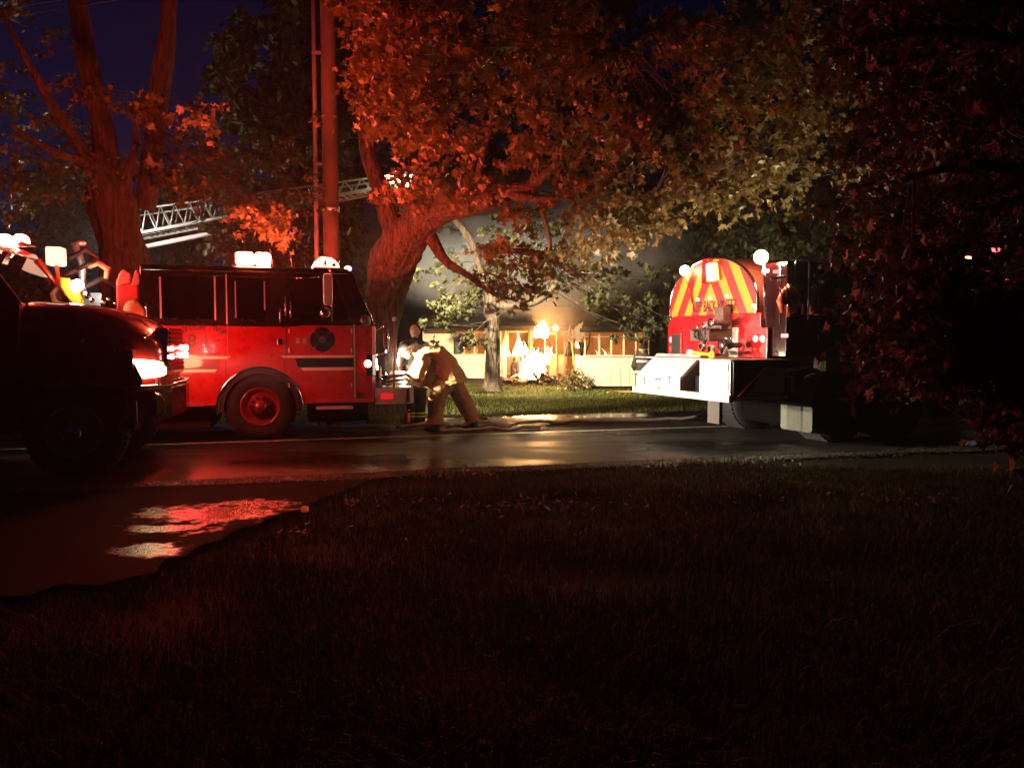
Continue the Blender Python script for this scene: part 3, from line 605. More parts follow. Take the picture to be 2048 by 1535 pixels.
# stripes
def stripe(px0, px1, py0, py1, m, slant0=0, slant1=0, name='stripe', proud=.004):
    z0, z1 = ez(py1), ez(py0); a, b_ = ex(px0, py0), ex(px1, py0)
    MB().prism([(a+slant0, z0), (b_+slant1, z0), (b_, z1), (a, z1)], -proud, .0015).build(name, m, eng)
stripe(300, 440, 704, 708, gold, name='gold_stripe'); stripe(300, 462, 712, 717, white_tape, slant1=-.05); stripe(300, 434, 738, 743, white_tape, slant1=-.03)
stripe(300, 440, 718, 737, mat('dark_red_band', (.2, .004, .006), .3, coat=1), name='dark_band', proud=.003)
stripe(561, 707, 711, 716, white_tape, slant0=.05); stripe(600, 707, 736, 742, white_tape, slant0=.05)
stripe(590, 707, 717, 735, black_paint, slant0=.05, name='dark_band', proud=.003)
stripe(636, 704, 719, 733, mat('dark_red_band', (.2, .004, .006), .3), name='dark_band', proud=.0045) if False else None
stripe(340, 408, 800, 810, mat('sill_red', (.5, .06, .05), .4, coat=.5), name='sill'); stripe(630, 748, 800, 808, mat('sill_red', (.5, .06, .05)), name='sill')
gapm = mat('panel_gap', (.01, .004, .004), .8)
for px, y0, y1 in ((573, 718, 800), (455, 722, 760), (709, 655, 800)): x = ex(px, 730)-.025; MB().box(x-.004, x+.004, -.001, .0025, ez(y1, px), ez(y0, px)).build('door_gap', gapm, eng)
for px in (578, 703):
    for py in (662, 700, 770): x, z = es(px, py); box('hinge', bright, eng, x-.012, x+.012, -.012, .0, z-.035, z+.035, .004)
for i in range(12): x = .05+i*.28; MB().ell((x, -.002, ZB-.03), .009, .004, .009, nu=8, nv=6).build('rivet', chrome, eng) if x < fx else None
x0_, x1_ = ex(632, 812), ex(706, 812); box('cab_step', mat('tread_plate', (.5, .5, .5)), eng, x0_, x1_, -.03, .35, ZS-.1, ZS-.05, .006)
MB().tube([(ex(590, 560), -.02, ez(556, 590)), (ex(640, 556), -.02, ez(554, 640))], .009, 6).build('rain_gutter', chrome, eng); MB().tube([(.03, -.006, ZR-.075), (fx_top-.1, -.006, ZR-.075)], .009, 6).build('drip_rail', black_paint, eng)
# lettering
ROT = (math.pi/2, 0, 0)
x, z = es(401, 681); 
x8, z8 = es(384, 682); text('number', '8', .27, gold, eng, (x8, -.003, z8), ROT); x1, z1 = es(412, 682); text('number', '1', .27, gold, eng, (x1, -.003, z1), ROT); MB().box(x1-.05, x1+.065, -.005, .0, z1-.1, z1-.078).box(x1-.005, x1+.03, -.006, .0, z1-.1, z1+.1).box(x1-.045, x1, -.005, .0, z1+.06, z1+.08).build('number_serif', gold, eng)
xm, zm = es(432, 681); box('number', gold, eng, xm-.06, xm+.06, -.004, .001, zm-.025, zm+.025); xm, zm = es(361, 683); text('lettering', 'CO.', .1, gold, eng, (xm, -.003, zm), ROT)
arcs = 'SAYLOR TWP'
xc, zc = es(400, 665); Rr = .62
for i, ch in enumerate(arcs):
    if ch == ' ': continue
    a = (i-(len(arcs)-1)/2)*.128; text('lettering', ch, .125, gold, eng, (xc+Rr*math.sin(a), -.003, zc-Rr*.72+Rr*math.cos(a)*.85), (math.pi/2, a, 0))
xf, zf = es(400, 699); text('lettering', 'FIRE-RESCUE', .092, gold, eng, (xf, -.003, zf), ROT, font_scale=1.05)
# emblem
xe, ze = es(645, 679); r = .185
em = MB(); oc = []
for k in range(4):
    a0 = k*math.pi/2
    for da, rr in ((-.71, 1), (-.35, 1.03), (0, 1.05), (.35, 1.03), (.71, 1), (.76, .7), (.81, .7)): oc.append((xe+r*rr*math.cos(a0+da), ze+r*rr*math.sin(a0+da)))
em.prism(oc, -.004, .001); em.build('emblem', black_paint, eng)
MB().lathe([(.001, -.008), (.05, -.008), (.055, -.005)], (xe, 0, ze), 'y', 20).build('emblem_centre', mat('emblem_gold', (.16, .08, .02), .4, metal=.3), eng)
for k in range(4):
    a = math.pi/4+k*math.pi/2; c, s_ = math.cos(a), math.sin(a); MB().tube([(xe+c*.07, -.007, ze+s_*.07), (xe+c*.165, -.007, ze+s_*.165)], .004, 5).build('emblem_line', gold, eng)
for px in (597, 610):
    x, z = es(px, 681); MB().box(x-.035, x+.025, -.006, .001, z-.04, z+.04).build('chrome_numeral', alu, eng, .003)
# fender and wheel
MB().add([], [])
fr = MB(); n = 22
for k in range(n+1):
    pass
ring = [(wc.x+AR*math.cos(a), wc.z+AR*math.sin(a)) for a in np.linspace(-.18, math.pi+.12, 26)]
MB().tube([(x, -.005, z) for x, z in ring], .026, 8).build('fender_trim', chrome, eng)
fl = MB(); 
o_, i_ = AR+.0, AR-.09
ang = np.linspace(-.1, math.pi+.1, 26)
for k in range(25):
    a, b_ = ang[k], ang[k+1]; fl.prism([(wc.x+i_*math.cos(a), wc.z+i_*math.sin(a)), (wc.x+o_*math.cos(a), wc.z+o_*math.sin(a)), (wc.x+o_*math.cos(b_), wc.z+o_*math.sin(b_)), (wc.x+i_*math.cos(b_), wc.z+i_*math.sin(b_))], .01, .5)
fl.build('wheel_arch', black_rough, eng)
rim_red = mat('rim_dark_red', (.16, .01, .02), .4, coat=.5, var=.2)
wheel(eng, (wc.x, .05, .525), .535, .29, .3, rim_red, rim_red, lug=chrome); wheel(eng, (wc.x, WID-.05, .525), .535, .29, .3, rim_red, rim_red, inward=-1)
wheel(eng, (-4.2, .05, .525), .535, .29, .55, rim_red, rim_red); wheel(eng, (-4.2, WID-.05, .525), .535, .29, .55, rim_red, rim_red, inward=-1)
box('frame', black_rough, eng, -6, fx+.3, .75, WID-.75, .5, .75)
box('fuel_tank', black_rough, eng, -3.2, wc.x-.75, .35, WID-.3, .16, .62, .03); box('oil_pan', black_rough, eng, wc.x+.7, fx+.1, .7, WID-.5, .2, .6, .03)
# front bumper with tread plate, siren, red light
bx0, bx1 = EX1-.02, E.side(828, 790, .1).x
zb0, zb1 = es(790, 808)[1], es(790, 776)[1]
MB().prism([(bx0, .02), (bx1-.12, .02), (bx1, .16), (bx1, WID-.16), (bx1-.12, WID-.02), (bx0, WID-.02)], zb0, zb1, 'z').build('bumper', mat('tread_plate', (.35, .33, .32), .3, metal=1, var=.3, scale=60, bump=1, bscale=50), eng, .01)
x, z = es(774, 792); MB().prism(rrect(x-.1, x+.1, z-.05, z+.045, .02), -.01, .03).build('bumper_light', mat('red_lens', (.4, .01, .01), .15, coat=1, emit=(1, .02, .03), es=.6), eng)
x, z = es(816, 789); MB().prism([(x-.03, z-.12), (x+.03, z-.12), (x+.02, z+.1), (x-.02, z+.1)], .0, .02).build('bumper_badge', chrome, eng)
MB().lathe([(.1, 0), (.13, .02), (.12, .05), (.05, .16), (.001, .18)], (bx0+.2, .35, zb1+.13), 'x', 20).build('siren_speaker', chrome, eng)
MB().tube([(bx0+.08, .2, zb1), (bx0+.05, .2, zb1+.2), (bx0+.1, .25, zb1+.34)], [.06, .075, .03], 10).build('horn', chrome, eng)
MB().lathe([(.001, -.07), (.09, -.05), (.11, 0), (.1, .04), (.001, .06)], (bx1-.45, .3, zb1+.1), 'z', 20).build('hose_valve', chrome, eng)
hp = [(bx0+.3+.25*math.cos(t)*(1+.1*math.sin(3*t)), .5+.3*math.sin(t), zb1+.05+.012*t) for t in np.linspace(0, 14, 60)]
MB().tube(hp, .035, 8, squash=.6).build('bumper_hose', hose_cloth, eng)
# far mirror arm in front, corner marker pole
x = ex(771, 690); MB().ell((x+.05, .35, ez(680, 770)), .05, .1, .22).build('front_mirror', chrome, eng)
MB().tube([(EX1-.05, .3, ez(665, 760)), (x, .3, ez(650, 770)), (x+.05, .35, ez(680, 770)), (x, .3, ez(706, 770)), (EX1-.05, .3, ez(712, 760))], .014, 8).build('mirror_arm', chrome, eng)
x = ex(790, 700); MB().tube([(x-.02, .05, zb1), (x, .05, ez(637, 790))], .016, 8).build('marker_rod', mat('rod_red', (.55, .15, .14), .4), eng); MB().ell((x, .05, ez(637, 790)), .035, .035, .04).build('marker_tip', white_paint, eng)
# near mirror (tall chrome) on the front door
x0, x1 = ex(646, 600), ex(664, 600); zt_, z0_ = ez(550, 655), ez(612, 655); 
MB().prism(rrect(x0, x1, z0_, zt_, .05), -.30, -.2).build('mirror', bright, eng, .015, 3)
MB().ell((ex(650, 625), -.24, ez(626, 652)), .09, .07, .085).build('mirror_convex', chrome, eng)
MB().tube([(x1-.02, -.02, ez(645, 660)), (x1-.01, -.22, ez(640, 660)), (x1-.01, -.25, ez(545, 660)), (x1-.06, -.02, ez(542, 655))], .015, 8).build('mirror_arm', chrome, eng)
x, z = es(731, 640); MB().ell((x, -.02, z), .085, .05, .09).build('corner_lamp', mat('lamp_bezel', (.3, .33, .28), .25, metal=.6, var=.5, scale=18), eng)
# interior: seats and a hanging coat
for px in (360, 500, 612):
    x = ex(px, 640); box('seat', mat('seat_vinyl', (.05, .05, .05), .5), eng, x-.2, x+.25, .3, .8, ZB-.4, ZB-.2, .03); box('seat_back', mat('seat_vinyl', (.05, .05, .05), .5), eng, x-.25, x-.15, .3, .8, ZB-.25, ZB+.4, .03)
x, z = es(498, 575); box('roof_strap', mat('strap_yellow', (.7, .45, .02), .5), eng, x-.13, x+.13, .2, .24, z-.012, z+.02)
x, z = es(498, 626); MB().ell((x, .2, z), .06, .04, .065).build('helmet_badge', mat('badge_yellow', (.65, .4, .08), .5, var=.4, scale=20), eng)
x, z = es(620, 632); MB().ell((x+.06, .32, z-.05), .25, .16, .16, wob=.4, wf=6).build('folded_coat', cloth_dark, eng)
for dx in (0, .055, .11): MB().tube([(x-.05+dx, .12, z-.03), (x+dx, .1, z+.06)], .016, 6).build('coat_stripe', yellow_tape, eng)
for px in (575, 605, 640): x, z = es(px, 600); MB().tube([(x, .5, z+.2), (x+.06, .45, z-.1)], .007, 5).build('seat_belt', black_rough, eng)
# roof lightbar (two lit red lenses on feet)
ya = .35; lx0, lx1 = ex(462, 515), ex(538, 515); zl0, zl1 = ez(527, 500), ez(501, 500)
lb = MB().box(lx0-.01, lx1+.01, ya-.14, ya+.14, zl0-.02, zl0).build('lightbar_base', alu, eng)
for px in (468, 526): x = ex(px, 530); box('lightbar_foot', alu, eng, x-.02, x+.02, ya-.08, ya+.08, ZR-.02, zl0-.02)
xm_ = ex(506, 515)
MB().prism(rrect(lx0+.05, xm_-.01, zl0+.01, zl1, .05), ya-.13, ya+.13).build('beacon_lens', lamp_red, eng, .01)
MB().prism(rrect(xm_+.02, lx1, zl0+.01, zl1-.005, .04), ya-.13, ya+.13).build('beacon_lens', lamp_red, eng, .01)
# beacon over the front door
bxa, bxb = ex(622, 530), ex(680, 530); zc_ = ZR
lit_dome = mat('lit_red_dome', (.9, .5, .48), .25, emit=(1, .11, .055), es=52, coat=1, var=.2)
MB().prism([(bxa, zc_+.0), (bxb, zc_), (bxb-.02, zc_+.08), (bxb-.12, zc_+.17), (bxa+.16, zc_+.19), (bxa+.05, zc_+.1)], .05, WID-.05).build('roof_beacon', lit_dome, eng, .025, 3)
MB().prism([(bxa+.19, zc_+.05), (bxa+.24, zc_+.05), (bxa+.23, zc_+.13), (bxa+.2, zc_+.14)], .02, .06).build('beacon_bracket', red_paint, eng)
box('beacon_base', red_paint, eng, bxa+.03, bxb+.02, .03, .3, zc_-.015, zc_+.025)
for px, pz in ((668, 529), (675, 521), (665, 538)): x = ex(px, pz); MB().ell((x, .06, ez(pz, px)), .04, .04, .035).build('roof_horn', chrome, eng)
x = ex(697, 535); MB().ell((x, .15, ZR+.02), .06, .06, .045).build('marker_lamp', emis('marker_pink', (1, .5, .4), 3), eng)
for px in (545, 585): x = ex(px, 540); MB().tube([(x, .3, ZR), (x-.05, .3, ZR+.35)], .004, 4).build('antenna', black_rough, eng)
# the body behind the cab: pump panel, hose bed
PX = -1.35
box('pump_panel', alu, eng, PX, -.06, .22, WID-.2, .6, 1.95, .01)
box('hose_body', red_paint, eng, -6.4, PX-.03, .0, WID, .62, 2.25, .02)
xa = E.side(232, 600, .1).x; xb = -.03
MB().box(xa, xb, .1, WID-.1, 1.75, E.side(260, 556, .1).z).build('tarp_box', mat('red_tarp', (.5, .02, .015), .6, var=.3, scale=4, bump=.8, bscale=9), eng, .03)
tz = E.side(260, 556, .1).z
for a, b_ in ((232, 262), (262, 283)):
    x0_, x1_ = E.side(a, 550, .1).x, E.side(b_, 550, .1).x; MB().prism([(x0_, tz-.12), (x1_, tz-.08), (x1_, tz+.07), ((x0_+x1_)/2, tz+.13), (x0_+.04, tz+.05)], .06, .7).build('tarp_fold', mat('pink_tarp', (.6, .2, .15), .7, bump=.8, bscale=9), eng, .02)
x, z = E.side(268, 622, .0).x, E.side(268, 622, .0).z
MB().ell((x, .02, z-.06), .16, .12, .22, wob=.3, wf=5).build('canvas_bag', mat('canvas_tan', (.5, .32, .12), .8, bump=.5), eng)
x, z = E.side(160, 572, .1).x, E.side(160, 572, .1).z
MB().lathe([(.001, -.02), (.07, -.015), (.085, .02), (.06, .1), (.001, .12)], (x, -.06, z), 'y', 20).build('work_lamp', lamp_white, eng)
for px, py, rr in ((172, 590, .05), (182, 600, .035), (205, 604, .03), (150, 560, .05), (215, 598, .025), (228, 606, .02)):
    q = E.side(px, py, .0); MB().lathe([(.001, -.03), (rr, -.02), (rr*1.1, 0)], (q.x, q.y+.05, q.z), 'y', 16).build('gauge', chrome, eng)
for px, py in ((190, 520), (150, 540), (170, 500), (205, 555)):
    q = E.side(px, py, .6); MB().tube([(q.x-.2, .5, q.z-.15), (q.x, .6, q.z), (q.x+.15, .7, q.z-.12)], [.035, .05, .03], 10, wob=.5, wf=6).build('stowed_gear', mat('gear_red_brown', (.06, .025, .018), .7, var=.6, scale=8), eng)
q = E.side(163, 486, .6); MB().ell((q.x, q.y, q.z), .07, .07, .045).build('deck_gun_tip', alu, eng); MB().tube([(q.x-.1, .6, q.z), (q.x, .6, q.z-.3), (q.x, .6, 2.2)], .05, 10).build('deck_gun', alu, eng)
q = E.side(135, 575, .05); MB().prism([(q.x-.16, q.z-.3), (q.x+.2, q.z-.3), (q.x+.1, q.z-.02), (q.x+.02, q.z+.14), (q.x-.12, q.z+.16)], .0, .3).build('yellow_cover', mat('yellow_vinyl', (.75, .42, .02), .4, coat=.5, var=.3, bump=.6, bscale=9), eng, .03)
q = E.side(197, 535, .4); MB().tube([(q.x-.14, .4, q.z), (q.x, .4, q.z+.06), (q.x+.12, .4, q.z-.02), (q.x+.1, .4, q.z-.16)], [.03, .05, .045, .03], 8, wob=.4, wf=6).build('folded_hose', mat('flap_orange', (.6, .3, .15), .6, bump=.5), eng)

# ---------------------------------------------------------------- dark conventional truck at the left edge
Lf = Frame(-4.9, 8.6, 15)
lt = empty('tanker_truck', Lf.o, Lf.a, 'dark red long-hood fire truck with lit headlight, cut off by the left edge', 'fire truck')
def ls(px, py, v=0): q = Lf.side(px, py, v); return q.x, q.z
# hood: lofted sections along x, each a rounded half-profile across y
LW = 2.3
def hood_section(x, z0, z1, w, r):
    yc = LW/2; pr = [(yc-w/2, z0), (yc-w/2, z1-r), (yc-w/2+r*.3, z1-r*.35), (yc-w/2+r, z1-.03), (yc, z1), (yc+w/2-r, z1-.03), (yc+w/2-r*.3, z1-r*.35), (yc+w/2, z1-r), (yc+w/2, z0)]
    return [(x, a, b_) for a, b_ in pr]
hx0 = Lf.side(128, 602, 1.95).x-.05
secs = [hood_section(hx0, .95, 2.03, 2.2, .28), hood_section(hx0+.25, 1.0, 2.02, 2.18, .28), hood_section(.0, 1.05, 2.0, 2.14, .28), hood_section(.38, 1.0, 1.93, 2.06, .3), hood_section(.64, .98, 1.82, 1.92, .34), hood_section(.8, .98, 1.66, 1.7, .34), hood_section(.88, .98, 1.45, 1.5, .25)]
mb = MB(); k = 9
mb.add([p for s_ in secs for p in s_], [(i*k+j, i*k+j+1, (i+1)*k+j+1, (i+1)*k+j) for i in range(len(secs)-1) for j in range(k-1)]+[tuple(range((len(secs)-1)*k, len(secs)*k))], True)
o = mb.build('hood', maroon, lt); sm = o.modifiers.new('sub', 'SUBSURF'); sm.levels = 2; sm.render_levels = 2
# side of fender below
wl = Lf.side(143, 878, .02)
ar = [(.62*math.cos(a), .52+.62*math.sin(a)) for a in np.linspace(math.pi, 0, 20)]
fb = MB()
for (xa_, za_), (xb_, zb_) in zip(ar[:-1], ar[1:]): fb.prism([(xa_, za_), (xb_, zb_), (xb_, 1.45), (xa_, 1.4)], .04, .4)
fb.prism([(.62, .9), (.7, 1.0), (.7, 1.12), (.62, 1.3)], .08, .4); fb.prism([(-1.0, .55), (-.62, .55), (-.62, 1.45), (-1.0, 1.45)], 0, .4)
fb.build('fender', maroon, lt, .02)
wheel(lt, (0, .03, .52), .53, .29, .3, alu, chrome, lug=mat('bright_lug', (.85, .85, .85), .15, metal=1)); wheel(lt, (0, LW-.03, .52), .53, .29, .3, alu, chrome, inward=-1)
wheel(lt, (-4.3, .03, .52), .53, .29, .55, alu, chrome); wheel(lt, (-4.3, LW-.03, .52), .53, .29, .55, alu, chrome, inward=-1)
# grille
gx = .88
MB().prism([(.5, 1.12), (.62, 1.7), (LW-.62, 1.7), (LW-.5, 1.12)], gx-.12, gx+.03, 'x').build('grille_surround', chrome, lt, .02)
for i in range(9):
    z = 1.18+.055*i; box('grille_bar', mat('grille_dark', (.1, .1, .1), .2, metal=1), lt, gx+.02, gx+.05, .58+.012*i, LW-.58-.012*i, z, z+.03)
# grille warning flashers on the near side, red fill on the far side
for px, py in ((326, 697), (331, 713)):
    q = Lf.side(px, py, .62); MB().ell((gx+.06, .62, q.z), .03, .045, .03).build('flasher', emis('grille_flasher', (1, .12, .1), 60), lt)
    MB().ell((gx+.06, LW-.5, q.z), .03, .06, .04).build('flasher', emis('engine_side_red_fill', (1, .035, .03), 850), lt)  # far pair added to throw red light onto the engine's side
# headlight wrapping round the corner
h0, h1 = ls(250, 740, .12), ls(343, 740, .3)
hl = MB(); 
prof = [(.3, .1, 1.27, 1.33), (.42, .1, 1.17, 1.335), (.55, .11, 1.13, 1.335), (.66, .16, 1.11, 1.33), (.76, .24, 1.11, 1.32), (.84, .34, 1.12, 1.3), (.88, .44, 1.13, 1.28)]
vs = []; 
for x, y, a, b_ in prof: vs += [(x, y-.03, a), (x, y-.03, b_)]
n_ = len(prof); vs += [(x-.06, y+.08, a) for x, y, a, b_ in prof]+[(x-.06, y+.08, b_) for x, y, a, b_ in prof]
fs = [(2*i, 2*i+2, 2*i+3, 2*i+1) for i in range(n_-1)]
hl.add(vs[:2*n_], fs); hl.build('headlight', emis('headlight_warm', (1, .66, .32), 30), lt)
hl = MB(); hl.add([(x, LW-(y-.03), z) for (x, y_, a, b_) in prof for (y, z) in ((y_, a), (y_, b_))], fs); hl.build('headlight', emis('headlight_warm2', (1, .66, .32), 14), lt)
# bumper: wrapped chrome band and lower dark chrome
def wrap(name, m, z0, z1, out, t=.05):
    pl = [(.5, .0-out), (.68, .02-out), (.84+out, .16), (.96+out, .45), (1.02+out, LW/2), (.96+out, LW-.45), (.84+out, LW-.16), (.68, LW-.02+out), (.5, LW+out)]
    inn = [(x-t, y+(t if y < LW/2 else -t)) for x, y in pl][::-1]
    return MB().prism(pl+inn, z0, z1, 'z').build(name, m, lt, .01)
wrap('bumper_strip', chrome, 1.0, 1.035, .012); wrap('bumper', mat('dark_chrome', (.2, .18, .17), .15, metal=1, rvar=.1), .62, .98, 0)
box('tow_plate', alu, lt, .55, .66, -.03, .01, .62, .86, .01); q = ls(330, 800, .1)
MB().lathe([(.16, -.03), (.17, 0), (.14, .02)], (.78, .1, .8), 'y', 24).build('fog_lamp_ring', chrome, lt)
for px, py in ((160, 668), (162, 682), (288, 672)): q = Lf.side(px, py, -.01); MB().ell((q.x, .04, q.z), .022, .02, .02).build('hood_latch', chrome, lt)
# cab
LC = 2.08; cz1 = 2.72; cx1 = Lf.side(128, 602, 1.95).x; cxt = Lf.side(66, 494, 1.95).x; cb = cx1-1.9
for yy in ((.02, .07), (LC-.07, LC-.02)):
    MB().prism([(cb, .8), (cx1+.02, .8), (cx1+.08, 1.95), (cb, 1.95)], *yy).build('cab_door', maroon, lt, .01)
    MB().prism([(cx1-.18, 1.95), (cx1+.1, 1.95), (cxt+.02, cz1-.12), (cxt-.14, cz1-.12)], *yy).build('windshield_pillar', mat('pillar_dark', (.05, .035, .02), .35, coat=.5), lt, .01)
    xv = cx1-.55; MB().prism([(xv-.05, 1.95), (xv+.02, 1.95), (xv-.25, cz1-.12), (xv-.3, cz1-.12)], *yy).build('window_post', black_rough, lt)
    MB().prism([(cb, 1.95), (cb+.2, 1.95), (cb+.2, cz1-.12), (cb, cz1-.12)], *yy).build('rear_pillar', maroon, lt)
    MB().prism([(cb+.2, 1.96), (cx1-.16, 1.96), (cxt-.13, cz1-.13), (cb+.2, cz1-.13)], yy[0]+.02, yy[0]+.028).build('side_window', glass_dark, lt)
MB().prism([(cb, cz1-.12), (cxt+.04, cz1-.12), (cxt, cz1-.03), (cxt-.2, cz1), (cb, cz1)], .0, LC).build('roof', maroon, lt, .03, 3)
MB().add([(cx1+.09, .08, 1.96), (cx1+.14, LC-.08, 1.96), (cxt+.02, LC-.08, cz1-.12), (cxt+.02, .08, cz1-.12)], [(0, 1, 2, 3)]).build('windshield', glass_dark, lt)
MB().tube([(cx1+.1, LC-.04, 1.96), (cxt+.03, LC-.04, cz1-.1)], .03, 8).build('windshield_edge', mat('edge_copper', (.5, .3, .2), .3, metal=.8), lt)
box('dashboard', mat('dash_green', (.06, .065, .05), .5), lt, cx1-.35, cx1+.08, .1, LC-.1, 1.8, 1.98, .03)
for a_ in (.45, 1.45): box('seat', mat('seat_vinyl', (.05, .05, .05)), lt, cx1-1.5, cx1-1.25, a_-.25, a_+.25, 1.5, 2.45, .05)
box('headliner', black_rough, lt, cb, cxt-.1, .08, LC-.08, cz1-.24, cz1-.13); box('cab_back', maroon, lt, cb-.02, cb+.03, .08, LC-.08, .8, cz1-.12)
box('chassis', black_rough, lt, -6, .7, .7, LC-.7, .55, .8); box('tank_body', maroon, lt, -6.5, cb-.15, 0, LC, .9, 2.7, .05)
box('cab_floor', black_rough, lt, cb, cx1, .08, LC-.08, .85, .9)
MB().tube([(cx1-.5, LC-.6, 1.75), (cx1-.42, LC-.6, 1.95)], .2, 20).build('steering_wheel', black_rough, lt)
# roof beacons at left
for px, w_, hh, yv in ((8, .12, .11, 1.3), (42, .1, .14, 1.5)):
    q = Lf.side(px, 486, yv); MB().lathe([(w_, 0), (w_*.9, hh*.7), (w_*.5, hh), (.001, hh)], (q.x, yv, cz1+.01), 'z', 20).build('beacon', lamp_left, lt)
q = Lf.side(56, 488, 1.4); MB().prism([(q.x-.12, cz1+.0), (q.x+.08, cz1), (q.x-.05, cz1+.06)], 1.32, 1.5).build('beacon_shoe', mat('shoe_chrome', (.8, .5, .3), .2, metal=1), lt)
# far mirror, its bright reflection put in as glow on the white housing
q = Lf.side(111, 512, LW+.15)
MB().box(q.x-.1, q.x+.1, LW+.05, LW+.3, q.z-.13, q.z+.12).build('far_mirror', mat('mirror_glow_white', (.85, .8, .7), .3, emit=(1, .75, .5), es=1.3), lt, .02)
MB().tube([(q.x+.02, LW+.1, q.z-.1), (q.x+.05, LW+.1, q.z-.45), (q.x+.02, LW-.05, 1.95)], .025, 8).build('mirror_arm', mat('arm_orange', (.55, .25, .1), .4), lt)

# ---------------------------------------------------------------- tanker with chevrons, right
T = Frame(3.03, 10.75, 22.7)
tk = empty('tanker_truck', T.o, T.a, 'red water tanker seen from behind, orange and red chevrons on its round tank', 'fire truck')
def tr(px, py, a=0): q = T.rear(px, py, a); return q.y, q.z
TW = tr(1268, 780)[0]; z_rail = .66; z_railt = tr(1460, 791)[1]; z_deck = tr(1440, 721, .05)[1]
print('TANKER', TW, z_railt, z_deck, [tuple(round(c, 2) for c in tr(a, b_, 1.0)) for a, b_ in ((1345, 600), (1522, 600), (1432, 513), (1432, 625))])
box('rear_rail', white_paint, tk, -.02, .06, -.01, TW+.02, z_railt-.1, z_railt, .008)
box('tailboard', alu, tk, .06, 1.05, 0, TW, z_railt-.08, z_railt-.02)
yb0, yb1 = tr(1460, 760, .02)[0], tr(1399, 760, .02)[0]
box('rear_compartment', alu, tk, .02, 1.0, max(.0, yb0), yb1, z_railt, z_deck, .008)
box('compartment_door', mat('brushed_door', (.78, .78, .78), .3, metal=.5, var=.1, bump=.2, bscale=8), tk, .0, .018, .05, yb1-.03, z_railt+.03, z_deck-.03, .004)
box('deck', mat('deck_plate', (.6, .5, .45), .3, metal=.9, bump=.8, bscale=50), tk, .02, 1.05, 0, TW, z_deck+.002, z_deck+.02)
# slanted aluminium cover
ya0, ya1 = tr(1361, 775, .04)[0], tr(1276, 765, .04)[0]
zlow = z_railt+.17; zhi = tr(1355, 710, .42)[1]
MB().prism([(.04, z_railt+.004), (.04, zlow), (.44, zhi), (1.0, zhi), (1.0, z_railt+.004)], ya0+.012, ya1).build('chute_housing', mat('dull_brown_steel', (.3, .2, .16), .6, var=.3), tk)
lid = Matrix.Identity(4)
dx, dz = .44-.04, zhi-zlow; Ls = math.hypot(dx, dz); ux, uz = dx/Ls, dz/Ls; nx_, nz_ = -uz, ux
mb = MB(); pl = [(.04+nx_*.004, zlow+nz_*.004), (.04+nx_*.03, zlow+nz_*.03), (.44+nx_*.03, zhi+nz_*.03), (.44+nx_*.004, zhi+nz_*.004)]
mb.prism(pl, ya0-.01, ya1+.015).build('sloped_lid', mat('lid_aluminium', (.8, .8, .8), .33, metal=.4, var=.12, scale=5, bump=.15, bscale=30), tk, .006)
box('lid_skirt', mat('lid_aluminium', (.8, .8, .8)), tk, .02, .038, ya0-.01, ya1+.015, z_railt+.01, zlow+.02)
for i in range(14):                                    # serrated edge of the lid
    t = (i+.5)/14; x = .04+dx*t; z = zlow+dz*t; MB().prism([(x-.012, z-.03), (x+.014, z-.005), (x+.0, z+.02)], ya0-.016, ya0-.008).build('lid_tooth', alu, tk)
def onlid(py, px):                                      # lower vertical skirt detail
    q = T.rear(px, py, .012); return q.y, q.z
for px in (1289, 1339):
    y_, z_ = onlid(762, px); MB().tube([(.01, y_+.02, z_+.06), (.0, y_, z_+.03), (.0, y_-.01, z_-.03), (.0, y_-.03, z_-.06)], .009, 6).build('lid_latch', black_rough, tk)
    MB().tube([(.005, y_+.05, z_+.055), (.005, y_-.03, z_+.065)], .007, 6).build('latch_bar', black_rough, tk)
y_, z_ = onlid(757, 1317); MB().tube([(.01, y_+.07, z_-.02), (-.01, y_+.05, z_), (-.01, y_-.05, z_), (.01, y_-.07, z_-.02)], .009, 6).build('lid_handle', black_rough, tk)
y_, z_ = onlid(773, 1315); box('maker_plate', mat('plate_grey', (.25, .25, .24), .4), tk, .008, .02, y_-.06, y_+.06, z_-.018, z_+.012)
# red rear body above the deck
A1 = .95
yb_n, yb_f = tr(1521, 670, A1)[0], tr(1336, 660, A1)[0]; zbt = tr(1450, 628, A1)[1]
MB().prism([(yb_n, z_deck-.2), (yb_f, z_deck-.2), (yb_f, zbt-.12), (yb_f-.15, zbt), (yb_n, zbt)], A1, A1+.5, 'x').build('rear_body', red_paint, tk, .015)
yq, zq = tr(1354, 683, A1-.01); box('hatch_frame', red_paint, tk, A1-.03, A1, yq-.15, yq+.15, z_deck+.03, tr(1354, 664, A1)[1], .005); box('hatch_opening', black_rough, tk, A1-.034, A1-.028, yq-.12, yq+.12, z_deck+.06, tr(1354, 668, A1)[1])
